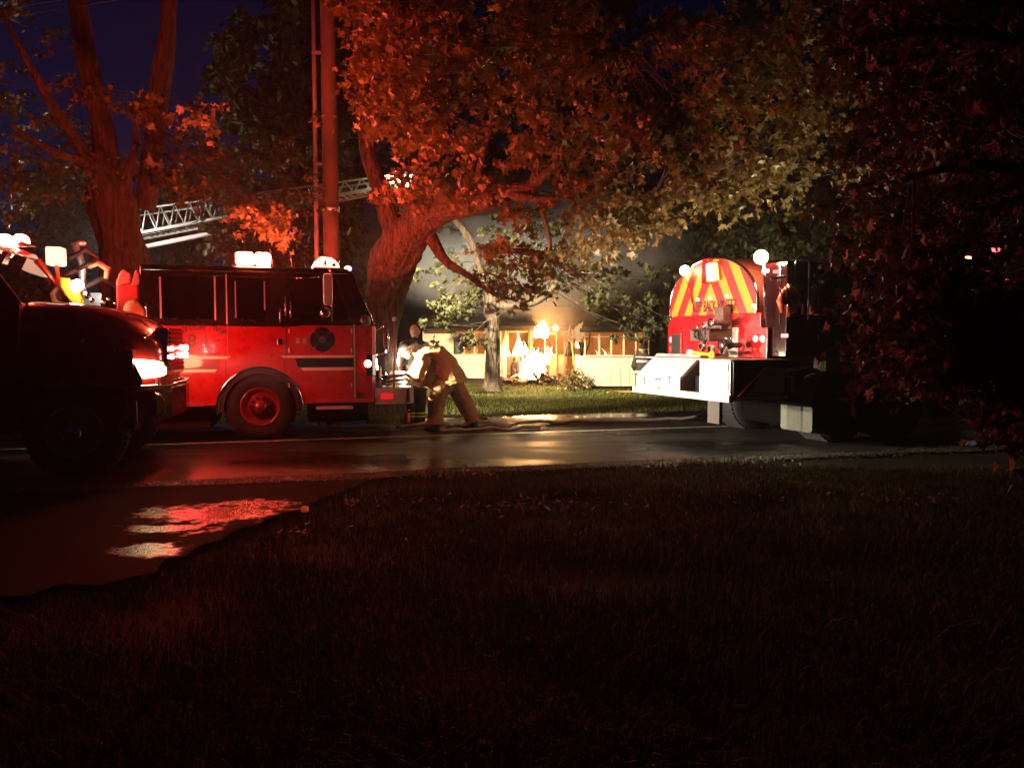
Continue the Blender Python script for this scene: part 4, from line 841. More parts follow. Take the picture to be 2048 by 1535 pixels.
# aluminium alcove and dump valve assembly
y0_, y1_ = tr(1477, 690, A1)[0], tr(1442, 690, A1)[0]; z1_ = tr(1460, 655, A1)[1]
box('valve_alcove', mat('alcove_alu', (.72, .66, .58), .4, metal=.3, var=.2), tk, A1-.02, A1+.0, y0_, y1_, z_deck+.02, z1_, .005)
brown = mat('valve_brown', (.13, .05, .035), .55, var=.5, scale=10, bump=.5, bscale=30)
y0_, y1_ = tr(1436, 640, A1-.25)[0], tr(1419, 640, A1-.25)[0]; box('valve_duct', brown, tk, A1-.16, A1, y0_, y1_, tr(1430, 655, A1-.25)[1], tr(1430, 612, A1-.25)[1], .02)
y0_, y1_ = tr(1434, 680, A1-.3)[0], tr(1395, 680, A1-.3)[0]; box('valve_box', brown, tk, A1-.45, A1-.02, y0_, y1_, tr(1415, 682, A1-.3)[1], tr(1415, 658, A1-.3)[1], .02)
y0_, y1_ = tr(1446, 650, A1-.2)[0], tr(1412, 650, A1-.2)[0]; box('valve_cover', mat('cover_pinkgrey', (.22, .14, .11), .5, var=.3), tk, A1-.24, A1-.02, y0_, y1_, tr(1430, 660, A1-.2)[1], tr(1430, 642, A1-.2)[1], .02)
for px, py, rr in ((1404, 692, .07), (1421, 698, .08), (1447, 700, .075)):
    y_, z_ = tr(px, py, A1-.4); MB().lathe([(rr*.5, 0), (rr, -.02), (rr, -.06), (rr*.6, -.08)], (A1-.35, y_, z_), 'x', 20).build('pipe_coupling', mat('coupling_tan', (.55, .4, .32), .35, metal=.5, var=.4, scale=20), tk)
for p0, p1 in (((1393, 676), (1412, 682)), ((1412, 682), (1405, 702)), ((1441, 674), (1462, 678)), ((1400, 650), (1386, 660)), ((1405, 645), (1410, 658))):
    a, b_ = tr(*p0, A1-.45), tr(*p1, A1-.45); MB().tube([(A1-.45, *a), (A1-.45, *b_)], .018, 8).build('valve_lever', chrome, tk)
a, b_ = tr(1388, 704, .45), tr(1425, 710, .4); MB().tube([(.45, a[0], a[1]), (.4, b_[0], b_[1])], .028, 10).build('yellow_handle', mat('handle_yellow', (.8, .4, .01), .4), tk)
MB().lathe([(.025, 0), (.06, -.012), (.07, .01)], (.38, b_[0], b_[1]), 'x', 16).build('handle_end', mat('handle_yellow', (.8, .4, .01), .4), tk)
a = tr(1381, 704, .46); MB().tube([(.47, a[0]+.06, a[1]), (.46, a[0]-.08, a[1])], .045, 10).build('handle_grip', white_paint, tk)
MB().tube([(A1-.3, tr(1463, 684, A1-.3)[0]+.1, tr(1463, 684, A1-.3)[1]), (A1-.35, tr(1463, 684, A1-.3)[0]-.02, tr(1463, 690, A1-.3)[1])], .07, 14).build('suction_pipe', black_rough, tk)
for px, py, ln in ((1400, 668, .2), (1428, 645, .16), (1448, 690, .14)):
    y_, z_ = tr(px, py, A1-.4)
    MB().cyl((A1-.46, y_, z_), (A1-.1, y_, z_), .045, n=16).build('pipe', brown, tk); MB().lathe([(.06, 0), (.075, -.012), (.075, -.03), (.05, -.035)], (A1-.44, y_, z_), 'x', 18).build('pipe_flange', chrome, tk)
y_, z_ = tr(1406, 668, A1-.47); hwm = MB(); hwm.tube([(A1-.5, y_+.1*math.cos(t), z_+.1*math.sin(t)) for t in np.linspace(0, 2*math.pi, 21)], .01, 6)
for t in (0, 1.05, 2.1): hwm.tube([(A1-.5, y_+.1*math.cos(t), z_+.1*math.sin(t)), (A1-.5, y_-.1*math.cos(t), z_-.1*math.sin(t))], .007, 5)
hwm.build('hand_wheel', black_rough, tk)
for i in range(7):
    for zz in (z_deck+.08, zbt-.06): MB().ell((A1-.002, yb_n+.12+i*(yb_f-yb_n-.24)/6, zz), .008, .013, .013, nu=8, nv=6).build('rivet', chrome, tk)
for yy in (yb_n+.02, yb_f-.02): box('edge_trim', chrome, tk, A1-.012, A1, min(yy, yy+.012), max(yy, yy+.012), z_deck, zbt-.14)
# the oval tank
cy = (tr(1345, 600, 1.05)[0]+tr(1522, 600, 1.05)[0])/2; ry = abs(tr(1345, 600, 1.05)[0]-tr(1522, 600, 1.05)[0])/2
ztop = tr(1432, 515, 1.05)[1]; zc2 = tr(1432, 608, 1.05)[1]; rz = ztop-zc2
print('TANK cy', cy, 'ry', ry, 'zc', zc2, 'rz', rz)
def oval(n=64, k=1.0, dome=0.0):
    return [(cy+ry*k*math.cos(t), zc2+rz*k*math.sin(t)) for t in np.linspace(0, 2*math.pi, n, endpoint=False)]
tm = MB(); rings = [(1.0, 1.02), (1.0, 1.06), (1.0, 5.6), (.95, 5.75)]; n = 64; vs = []
for kk, x in rings: vs += [(x, a, b_) for a, b_ in oval(n, kk)]
tm.add(vs, [(i*n+j, i*n+(j+1) % n, (i+1)*n+(j+1) % n, (i+1)*n+j) for i in range(3) for j in range(n)]+[tuple(range(3*n, 4*n))], True)
tm.build('tank', mat('tank_steel', (.5, .08, .05), .18, metal=.6, var=.1), tk)
# chevron head: build stripes by clipping the oval (domed a little)
def clip_poly(poly, a, b_, c, keep):       # keep side of line a*x+b*z+c
    out = []
    for i in range(len(poly)):
        p, q = poly[i], poly[(i+1) % len(poly)]; fp = (a*p[0]+b_*p[1]+c)*keep; fq = (a*q[0]+b_*q[1]+c)*keep
        if fp >= 0: out.append(p)
        if (fp >= 0) != (fq >= 0): t = fp/(fp-fq); out.append((p[0]+(q[0]-p[0])*t, p[1]+(q[1]-p[1])*t))
    return out
slope = 1.75; wv = .36
for sidek in (1, -1):
    for k_ in range(-1, 9):
        poly = oval(96, .965); poly = clip_poly(poly, 1, 0, -cy, sidek)
        zt2 = zc2+rz+.25                                  # apex height of the band family
        lo, hi = zt2-(k_+1)*wv, zt2-k_*wv
        # band: z + slope*|y-cy| between lo..hi shifted
        poly = clip_poly(poly, slope*sidek, 1, -(slope*sidek*cy)-(lo+.8), 1) if len(poly) > 2 else poly
        poly = clip_poly(poly, slope*sidek, 1, -(slope*sidek*cy)-(hi+.8), -1) if len(poly) > 2 else poly
        if len(poly) > 2:
            poly = clip_poly(poly, 0, 1, -(zc2-.25*rz), 1)
        if len(poly) > 2:
            vs = [(1.0-.012, a, b_) for a, b_ in poly]; mb = MB(); mb.prism(poly, .99, 1.02, 'x')
            mb.build('chevron_stripe', orange_tape if k_ % 2 == 0 else red_tape, tk)
MB().tube([(1.0, a, b_) for a, b_ in oval(96, .985)]+[(1.0, *oval(96, .985)[0])], .025, 8).build('tank_ring', chrome, tk)
y_, z_ = tr(1440, 610, .97); text('lettering', 'KEEP BACK 500 FEET', .26, mat('letter_black', (.015, .01, .01), .5), tk, (.982, cy-.1, tr(1440, 612, .98)[1]), (math.pi/2, 0, -math.pi/2), font_scale=.48)
for px, py in ((1395, 599), (1420, 596), (1453, 592), (1507, 611)):
    y_, z_ = tr(px, py, .96); MB().ell((.965, y_, z_), .02, .045, .028).build('marker_lamp', emis('marker_warm', (1, .75, .6), 4), tk)
y_, z_ = tr(1418, 543, .8); MB().prism([(y_-.09, z_-.14), (y_+.1, z_-.16), (y_+.13, z_+.14), (y_-.04, z_+.15)], .82, .95, 'x').build('spotlight_housing', mat('lit_housing', (.9, .8, .5), .3, emit=(1, .8, .45), es=.5), tk, .02)
box('camera_bracket', red_paint, tk, .9, 1.0, cy-.05, cy+.12, zc2+.45*rz, zc2+.98*rz, .01)
y_, z_ = tr(1412, 522, .95); MB().ell((.95, y_, z_), .05, .05, .04).build('top_marker', emis('marker_pink2', (1, .6, .7), 6), tk)
# lights: red flasher left, floodlight right, tail lamps
y_, z_ = tr(1370, 541, .85); MB().ell((.85, y_, z_), .09, .09, .085).build('beacon', emis('red_white_flasher', (1, .16, .1), 160), tk)
MB().tube([(.9, y_+.02, z_-.1), (.98, y_-.05, z_-.55)], .018, 8).build('beacon_stalk', red_paint, tk)
y_, z_ = tr(1522, 514, .8); MB().ell((.8, y_, z_), .085, .115, .1).build('floodlight', lamp_flood, tk)
MB().tube([(.86, y_, z_-.1), (.9, y_, z_-.9)], .02, 8).build('floodlight_pole', chrome, tk)
y_, z_ = tr(1530, 542, .9); box('marker_lamp', emis('marker_peach', (1, .55, .45), 8), tk, .88, .92, y_-.07, y_+.05, z_-.025, z_+.025, .01)
for px, py, rr in ((1510, 677, .052), (1524, 677, .055)):
    y_, z_ = tr(px, py, A1-.03); MB().lathe([(.001, -.03), (rr*.8, -.02), (rr, 0)], (A1-.02, y_, z_), 'x', 20).build('tail_lamp', lamp_tail, tk)
y_, z_ = tr(1524, 698, A1-.03); MB().lathe([(.001, -.02), (.05, 0)], (A1-.02, y_, z_), 'x', 20).build('tail_lamp', emis('tail_orange', (.8, .3, .15), 1), tk)
for py in (679, 697): y_, z_ = tr(1341, py, A1-.03); MB().lathe([(.001, -.02), (.055, 0)], (A1-.02, y_, z_), 'x', 20).build('tail_lamp', lamp_tail if py < 690 else emis('tail_pink', (.8, .25, .2), 1), tk)
box('lamp_panel', red_paint, tk, A1-.015, A1+.02, yb_n-.16, yb_n+.14, z_deck+.0, tr(1520, 655, A1)[1], .01)
# near side body (dark, glossy) beyond the tank
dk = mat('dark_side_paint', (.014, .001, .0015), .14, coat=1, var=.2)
def tsd(px, py, v=0): q = T.side(px, py, v); return q.x, q.z
xs0 = A1+.05; ztop2 = tsd(1600, 522)[1]
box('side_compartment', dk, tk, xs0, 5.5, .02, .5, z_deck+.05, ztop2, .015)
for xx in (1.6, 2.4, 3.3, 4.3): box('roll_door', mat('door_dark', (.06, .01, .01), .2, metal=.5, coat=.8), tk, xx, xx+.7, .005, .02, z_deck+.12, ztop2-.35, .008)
y_, z_ = tr(1549, 671, A1-.05); box('side_marker', emis('side_marker_pink', (1, .2, .28), 5), tk, A1-.05, A1+.06, -.01, .01, z_-.025, z_+.025)
x0_ = tsd(1617, 600, -.12)[0]; za_, zb_ = tsd(1617, 640, -.12)[1], tsd(1610, 513, -.12)[1]; x2_ = tsd(1591, 540, -.12)[0]
MB().tube([(x0_, -.12, za_), (x0_, -.12, zb_-.08), (x0_-.04, -.12, zb_-.015), ((x0_+x2_)/2, -.12, zb_), (x2_+.03, -.12, zb_-.03), (x2_, -.12, zb_-.14)], .018, 10).build('grab_rail', chrome, tk)
x3_ = tsd(1561, 600, -.05)[0]; MB().tube([(x3_, -.05, tsd(1561, 648)[1]), (x3_, -.05, tsd(1561, 528)[1])], .014, 8).build('grab_rail', chrome, tk)
a = tsd(1541, 558, -.15); b_ = tsd(1568, 553, -.1); MB().tube([(a[0], -.15, a[1]), (b_[0], -.1, b_[1])], .02, 8).build('side_bracket', chrome, tk)
for px, wq in ((1580, .2), (1632, .17)):
    x, z = tsd(px, 575, -.05); mb = MB(); kk = 5
    for i in range(kk):
        xx = x+(i-(kk-1)/2)*wq*.4; top = z+.05-.04*abs(i-2); bot = z-.34-.1*math.sin(i*2.1+px)
        mb.tube([(xx*.6+x*.4, -.03, top), (xx, -.05, (top+bot)/2), (xx+.03*math.sin(i+px), -.07, bot)], [.025, .05+.01*math.sin(i*3), .035], 8, wob=.5, wf=5)
    mb.build('hanging_coat', mat('coat_orange_red', (.5, .07, .02), .4, bump=.6, bscale=8, coat=.6), tk)
# lower side: slanted skirt, wheels, mud flap
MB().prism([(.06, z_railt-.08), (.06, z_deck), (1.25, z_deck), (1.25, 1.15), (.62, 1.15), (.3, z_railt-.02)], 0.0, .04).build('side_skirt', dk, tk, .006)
a, b_ = (.08, z_railt-.06), (.62, 1.16); MB().tube([(a[0], -.01, a[1]), (b_[0], -.01, b_[1])], .012, 6).build('skirt_edge', red_paint, tk)
xf_ = tsd(1612, 830, .1)[0]; yq0 = 0.02
mf0, mf1 = T.rear(1625, 835, xf_), T.rear(1562, 835, xf_); zf0, zf1 = T.rear(1600, 862, xf_).z, T.rear(1590, 808, xf_).z
MB().prism(rrect(mf0.y, mf1.y, zf0, zf1, .05), xf_-.006, xf_+.006, 'x').build('mud_flap', mat('mud_flap_grey', (.1, .11, .08), .6, var=.2, scale=14, bump=.4), tk)
MB().tube([(xf_, mf0.y, zf1+.02), (xf_, mf1.y+.1, zf1+.02)], .02, 8).build('flap_bracket', black_rough, tk)
for xx in (xf_+.65, xf_+1.85):
    wheel(tk, (xx, .04, .52), .53, .29, .55, black_rough, black_rough, lug=black_rough); wheel(tk, (xx, TW-.04, .52), .53, .29, .55, black_rough, black_rough, inward=-1, lug=black_rough)
wheel(tk, (7.0, .04, .52), .53, .29, .3, black_rough, black_rough, lug=black_rough); wheel(tk, (7.0, TW-.04, .52), .53, .29, .3, black_rough, black_rough, inward=-1, lug=black_rough)
box('under_tank', mat('underside_shade', (.003, .003, .003), 1.0, spec=.03), tk, xf_+.25, xf_+2.6, .66, TW-.66, .2, 1.0, .05)  # added box, its near-black colour stands for shade under the tanker
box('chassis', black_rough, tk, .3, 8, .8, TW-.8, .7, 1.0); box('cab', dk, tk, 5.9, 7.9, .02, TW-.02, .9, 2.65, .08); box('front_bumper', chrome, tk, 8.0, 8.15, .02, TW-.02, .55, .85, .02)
box('hitch_plate', mat('hitch_dull', (.07, .055, .05), .7), tk, .1, .16, .35, .62, .34, z_railt-.1)
# cab top lights seen through leaves
for px, py, m_, s_ in ((1945, 518, emis('cab_flasher_orange', (1, .22, .06), 25), .12), (1925, 488, emis('cab_flasher_white', (1, .7, .8), 10), .07), (1985, 500, emis('cab_flasher_red', (1, .03, .03), 18), .1), (1725, 512, emis('body_flasher_red', (1, .03, .03), 6), .05), (1868, 518, emis('body_flasher_white', (1, .8, .8), 5), .04)):
    q = T.side(px, py, .5); MB().ell((q.x, .5, q.z), s_*1.4, s_, s_*.5).build('beacon', m_, tk)
q0 = T.side(1690, 516, .4); q1 = T.side(1755, 500, .4); MB().tube([(q0.x, .4, q0.z), (q1.x, .4, q0.z)], .012, 6).build('roof_rail', red_paint, tk)
for px in (1694, 1752): q = T.side(px, 512, .4); MB().tube([(q.x, .4, q.z-.03), (q.x, .4, q.z+.1)], .01, 6).build('rail_post', red_paint, tk)

# ---------------------------------------------------------------- ladder truck far behind
pl0, pl1 = P(290, 470, 24), P(800, 372, 21.5)
lad = empty('ladder_truck', Vector((pl0.x-1.6, pl0.y, gz(pl0.x, pl0.y))), 0, 'aerial ladder truck behind the trees, its bright lattice ladder raised to the right', 'fire truck'); lo = lad.location
D = (pl1-pl0); Ld = D.length; Dn = D.normalized(); S = Vector((-Dn.y, Dn.x, 0)).normalized(); U = S.cross(Dn)*-1
if U.z < 0: U = -U
lm = mat('ladder_white', (.3, .3, .29), .4, var=.3)
def lp(t, s_, h): return pl0+Dn*(t*Ld)+S*s_+U*h-lo
def hgt(t): return .74-.48*t
for s_ in (-.4, .4):
    MB().tube([lp(-.1, s_, 0), lp(1, s_*.6, 0)], .05, 6).build('rail', lm, lad); MB().tube([lp(-.05, s_, hgt(0)), lp(1, s_*.6, hgt(1))], .03, 6).build('rail', lm, lad)
    for i in range(34):
        t0, t1 = i/34, (i+1)/34; w0, w1 = s_*(1-.4*t0), s_*(1-.4*t1)
        MB().tube([lp(t0, w0, 0 if i % 2 else hgt(t0)), lp(t1, w1, hgt(t1) if i % 2 else 0)], .022, 5).build('brace', lm, lad)
for i in range(40): t = i/40; MB().tube([lp(t, -.4*(1-.4*t), 0), lp(t, .4*(1-.4*t), 0)], .02, 5).build('rung', lm, lad)
b2 = [lp(-.05, 0, -.35), lp(.62, 0, -.28)]; MB().tube(b2, .07, 8).build('boom', mat('boom_grey', (.45, .4, .42), .4), lad)
MB().box(*[c for k_ in zip(lp(1, -.35, -.1), lp(1, -.35, -.1)+Vector((.7, .9, .45))) for c in k_]).build('basket', lm, lad, .03)
tipw = lp(1.0, -.45, .12)
MB().ell(tipw, .16, .1, .13).build('floodlight', emis('tip_floodlight', (1, .86, .5), 60), lad)
box('body', red_paint, lad, -6, 1.0, -1.2, 1.2, .7, 2.3, .05); MB().cyl((0.4, 0, 2.3), (0.4, 0, 3.1), .7).build('turntable', alu, lad)
for xx in (-4.5, -.3):
    for yy, ii in ((-1.2, 1), (1.2, -1)): wheel(lad, (xx, yy, .53), .53, .29, .4, alu, chrome, inward=ii)
for px, py in ((213, 466), (219, 484)):
    q = P(px, py, 22.2)-lo; MB().ell(q, .07, .07, .06).build('work_lamp', emis('ladder_worklight', (1, .9, .75), 2600 if py > 470 else 900), lad)

# ---------------------------------------------------------------- burning house
HY = 31.0
h0p = P(862, 765, HY); house = empty('house', Vector((h0p.x, HY, -.2)), 0, 'low cream house on fire behind the lawn, windows glowing orange', 'house'); ho = house.location
def hp(px, py, Y=HY): return P(px, py, Y)-ho
cream = mat('cream_siding', (.75, .62, .46), .7, var=.12, scale=3, bump=.2, bscale=20)
ply = mat('charred_wall', (.32, .17, .07), .8, var=.6, scale=1.6)
char = mat('charred_wood', (.05, .025, .018), .85, var=.6, scale=5, bump=.6, bscale=14)
pink_board = mat('scorched_board', (.35, .17, .12), .8, var=.4, scale=3)
postm = mat('cream_trim', (.7, .58, .42), .6, var=.1)
def hw(name, m, px0, px1, py0, py1, Y0=HY, t=.12, bevel=0):
    a, c = hp(px0, py1, Y0), hp(px1, py0, Y0); return box(name, m, house, a.x, c.x, a.y, a.y+t, a.z, c.z, bevel)
# walls: panels left-to-right
for a, b_ in ((846, 869), (869.3, 886), (886.3, 904)): hw('wall_panel', cream, a, b_, 662, 756)
hw('wall_panel', cream, 904.3, 972, 710, 756); hw('wall_panel', cream, 972.3, 1012, 662, 756)
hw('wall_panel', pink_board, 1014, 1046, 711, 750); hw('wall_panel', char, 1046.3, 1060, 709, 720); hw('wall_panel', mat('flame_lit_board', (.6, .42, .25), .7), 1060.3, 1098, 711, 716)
hw('wall_panel', mat('tan_board', (.45, .28, .2), .75, var=.2), 1099, 1129, 709, 751)
hw('wall_panel', cream, 1168, 1300, 711, 756)
hw('foundation', char, 846, 1300, 757, 770, HY+.12)
for a, b_ in ((1000, 1005), (1057, 1067), (1113, 1115), (1128, 1134)): hw('post', pink_board, a, b_, 662, 756, HY-.03)
hw('door_frame', postm, 997, 1003, 660, 755, HY-.06, .05); hw('door_frame', postm, 1010, 1013, 660, 755, HY-.06, .05)
hw('eave_board', char, 846, 1330, 652, 661, HY-.3, .1)
# windows: frame + panes (broken ones left open)
def window(px0, px1, py0, py1, n, m_pane=None):
    a, c = hp(px0, py1), hp(px1, py0); wd = (c.x-a.x); wf = bpy.data.objects.new('window', None); wf.location = (a.x, HY*0, a.z); link(wf, house); y = a.y-.03
    box('frame', postm, wf, -.04, 0, y, y+.1, -.04, c.z-a.z+.04); box('frame', postm, wf, wd, wd+.04, y, y+.1, -.04, c.z-a.z+.04); box('frame', postm, wf, 0, wd, y, y+.1, -.05, -.0); box('frame', postm, wf, 0, wd, y, y+.1, c.z-a.z, c.z-a.z+.04)
    for i in range(1, n): box('mullion', postm, wf, wd*i/n-.025, wd*i/n+.025, y+.005, y+.09, 0, c.z-a.z)
    return wf
w1 = window(907, 970, 666, 708, 3); window(1017, 1057, 664, 708, 2); window(1067, 1113, 668, 708, 2); window(1172, 1297, 674, 710, 5)
a, c = hp(907, 708), hp(922, 666); box('pane', mat('dark_pane', (.02, .03, .02), .15), house, a.x, c.x, a.y+.03, a.y+.04, a.z, c.z)
# interior
x0_, x1_ = hp(846, 700).x, hp(1300, 700).x; zc0, zc1_ = hp(900, 756).z, hp(900, 656).z
box('back_wall', ply, house, x0_, x1_, 2.6, 2.7, zc0, zc1_); box('floor', char, house, x0_, x1_, .12, 2.6, zc0, zc0+.05); box('ceiling', char, house, x0_, x1_, -.1, 2.7, zc1_, zc1_+.06)
for px in (846, 948, 1062, 1200, 1298): q = hp(px, 700); box('partition', ply, house, q.x, q.x+.08, 1.6, 2.6, zc0+.05, zc1_)
MB().prism([(-.5, zc1_+.06), (4.2, zc1_+1.0), (9, zc1_+.06)], x0_-.3, x1_+.3, 'x').build('roof', mat('dark_roof', (.05, .045, .045), .85, var=.4, bump=.5), house)
# burnt studs, leaning boards
for i in range(26):
    px = rng.uniform(1130, 1170) if i < 14 else rng.uniform(1015, 1060); py0, py1 = (660, 712) if i < 14 else (712, 752); q0, q1 = hp(px, py1, HY-.2*rng.random()), hp(px+rng.normal(0, 5), py0+rng.uniform(0, 18), HY-.1)
    MB().tube([q0, (q0+q1)/2+Vector((rng.normal(0, .05), 0, 0)), q1], [.05, .04, .025], 5, wob=.5, wf=4).build('burnt_stud', char if rng.random() < .6 else pink_board, house)
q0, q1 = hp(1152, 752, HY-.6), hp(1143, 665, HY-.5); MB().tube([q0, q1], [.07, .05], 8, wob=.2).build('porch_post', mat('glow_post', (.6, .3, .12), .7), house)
for i in range(60):
    px = rng.uniform(1000, 1135); q = hp(px, 762+rng.normal(0, 3), HY-.6-rng.random()*.8); a = rng.uniform(0, 3.1); l = rng.uniform(.1, .45); M = Matrix.Translation(q)@Matrix.Rotation(a, 4, 'Z')@Matrix.Rotation(rng.normal(0, .4), 4, 'Y')
    tag(MB().box(-l, l, -.06, .06, -.03, .03, M).build('debris', random.choice([char, pink_board, char, cream]), house))
q0, q1 = hp(1070, 752, HY-.7), hp(1095, 742, HY-.7); MB().tube([q0, q1], .04, 6).build('fallen_board', postm, house)
# porch on the right (nearer)
PY = 26.6
porch = empty('porch', P(1170, 772, PY), 0, 'white skirted porch at the right end of the burning house', 'porch'); porch.location.z = gz(0, PY); po = porch.location
def pp(px, py, Y=PY): return P(px, py, Y)-po
px_edges = [1168, 1184, 1203, 1222, 1241, 1259, 1276]
for a, b_ in zip(px_edges[:-1], px_edges[1:]):
    p0, p1 = pp(a, 772), pp(b_-.3, 713); box('skirt_panel', mat('porch_white', (.66, .6, .5), .65, var=.15, scale=4), porch, p0.x, p1.x, 0, .05, p0.z, p1.z)
p0, p1 = pp(1168, 772), pp(1276, 713); box('top_rail', postm, porch, p0.x-.03, p1.x+.03, -.04, .1, p1.z, p1.z+.05); box('side_panel', mat('porch_white', (.66, .6, .5)), porch, p0.x, p0.x+.05, .05, 3.9, p0.z, p1.z)
box('porch_floor', char, porch, p0.x+.05, p1.x, .05, 3.9, p0.z+.3, p0.z+.36)
for px in (1170, 1199, 1223, 1248, 1272):
    a, c = pp(px-1.2, 713), pp(px+1.2, 668); box('post', postm, porch, a.x, c.x, -.0, .07, p1.z+.05, c.z)
a, c = pp(1160, 664), pp(1300, 656); box('beam', char, porch, a.x, c.x, 0, .12, a.z, c.z)
for px in (1165, 1175): a = pp(px, 713); 
# flames -------------------------------------------------------
def flame(label, px0, px1, py0, py1, Y, st, n, parts=5, glow=0):
    c0 = P((px0+px1)/2, py1, Y); c1 = P((px0+px1)/2, py0, Y); wdt = (px1-px0)*Y/F/2; h = c1.z-c0.z
    root = empty('flame', c0, 0, label, 'flame', 'flames burning the house')
    m = bpy.data.materials.new('flame'); m.use_nodes = True; N = m.node_tree.nodes; L = m.node_tree.links; N.clear()
    o = N.new('ShaderNodeOutputMaterial'); e = N.new('ShaderNodeEmission'); lw = N.new('ShaderNodeLayerWeight'); lw.inputs[0].default_value = .35
    cr = N.new('ShaderNodeValToRGB'); cr.color_ramp.elements[0].color = (1, .62, .26, 1); cr.color_ramp.elements[1].color = (1, .2, .02, 1); cr.color_ramp.elements[1].position = .8
    L.new(lw.outputs['Facing'], cr.inputs[0]); L.new(cr.outputs[0], e.inputs[0]); e.inputs[1].default_value = st
    tr_ = N.new('ShaderNodeBsdfTransparent'); mx = N.new('ShaderNodeMixShader'); mr = N.new('ShaderNodeMapRange'); mr.inputs[1].default_value = .35; mr.inputs[2].default_value = .95; mr.inputs[3].default_value = .0; mr.inputs[4].default_value = 1.0
    L.new(lw.outputs['Facing'], mr.inputs[0]); L.new(mr.outputs[0], mx.inputs[0]); L.new(e.outputs[0], mx.inputs[1]); L.new(tr_.outputs[0], mx.inputs[2]); L.new(mx.outputs[0], o.inputs[0])
    for i in range(parts):
        f = rng.uniform(.35, 1)**.8 if i else 1; x = rng.uniform(-.8, .8)*wdt if i else rng.uniform(-.2, .2)*wdt; mb = MB(); hh = h*f*(1-.35*abs(x)/wdt); ww = wdt*(.5 if i == 0 else rng.uniform(.12, .34)); pts = []; rs = []; ph = rng.uniform(0, 6); lean = rng.normal(0, .12)*hh
        z0 = rng.uniform(0, .35)*h*(i % 2)
        for k_ in range(16):
            t = k_/15; pts.append((x+math.sin(t*6+ph)*ww*.45*t+lean*t*t, rng.normal(0, .01)+.12*math.sin(i*2.1), z0+(hh-z0*.3)*t)); rs.append(ww*max(.015, math.sin(math.pi*min(1, t*.82+.22))**.9*(1-t)**.6*(1+.3*math.sin(t*9+ph))))
        mb.tube(pts, rs, 14, wob=.9, wf=4.5); mb.build('flame_tongue', m, root)
    if glow:
        l = bpy.data.lights.new('fire_glow', 'POINT'); l.energy = glow; l.color = (1, .5, .16); l.shadow_soft_size = .25; lo_ = bpy.data.objects.new('fire_glow', l); lo_.location = (0, -.25 if st > 9 else 0, h*.6); link(lo_, root)
    return root
flame('largest white hot flames pouring from the front wall', 1038, 1094, 694, 759, HY-.35, 30, 1, 20, 900)
flame('flames climbing the wall opening by the door frame', 1001, 1014, 672, 720, HY-.15, 16, 1, 7)
flame('tall flames inside the second window', 1018, 1058, 664, 742, HY+.35, 26, 1, 14, 500)
flame('round fireball bursting up over the eave', 1066, 1100, 636, 674, HY-.45, 34, 1, 12, 300)
flame('small flame tongue above the eave right of the fireball', 1102, 1120, 646, 659, HY-.4, 14, 1, 5)
flame('low flames burning under the third window', 1070, 1114, 688, 726, HY+.5, 22, 1, 12, 500)
flame('orange flames curling over the porch opening', 1132, 1174, 636, 682, HY-.6, .8, 1, 14)
flame('flames deep inside behind the left windows', 915, 965, 705, 750, HY+1.6, 8, 1, 8, 260)
flame('flames inside behind the porch windows', 1180, 1240, 695, 748, HY+1.6, 6, 1, 8, 300)
flame('small flame beside the burnt porch post', 1151, 1159, 672, 696, HY-.1, 16, 1, 4)

hz = MB().box(-60, 60, -6, 60, -1.6, 16); hm = bpy.data.materials.new('haze'); hm.use_nodes = True; hn = hm.node_tree.nodes; hn.clear()
ho_ = hn.new('ShaderNodeOutputMaterial'); hv = hn.new('ShaderNodeVolumePrincipled'); hv.inputs['Color'].default_value = (.9, .9, .92, 1); hv.inputs['Density'].default_value = .0009; hv.inputs['Anisotropy'].default_value = .55; hm.node_tree.links.new(hv.outputs[0], ho_.inputs['Volume'])
tag(hz.build('haze', hm), 'thin haze added to the night air to give the lamps halos', 'haze', kind='stuff')  # volume added to spread a glow round the lamps
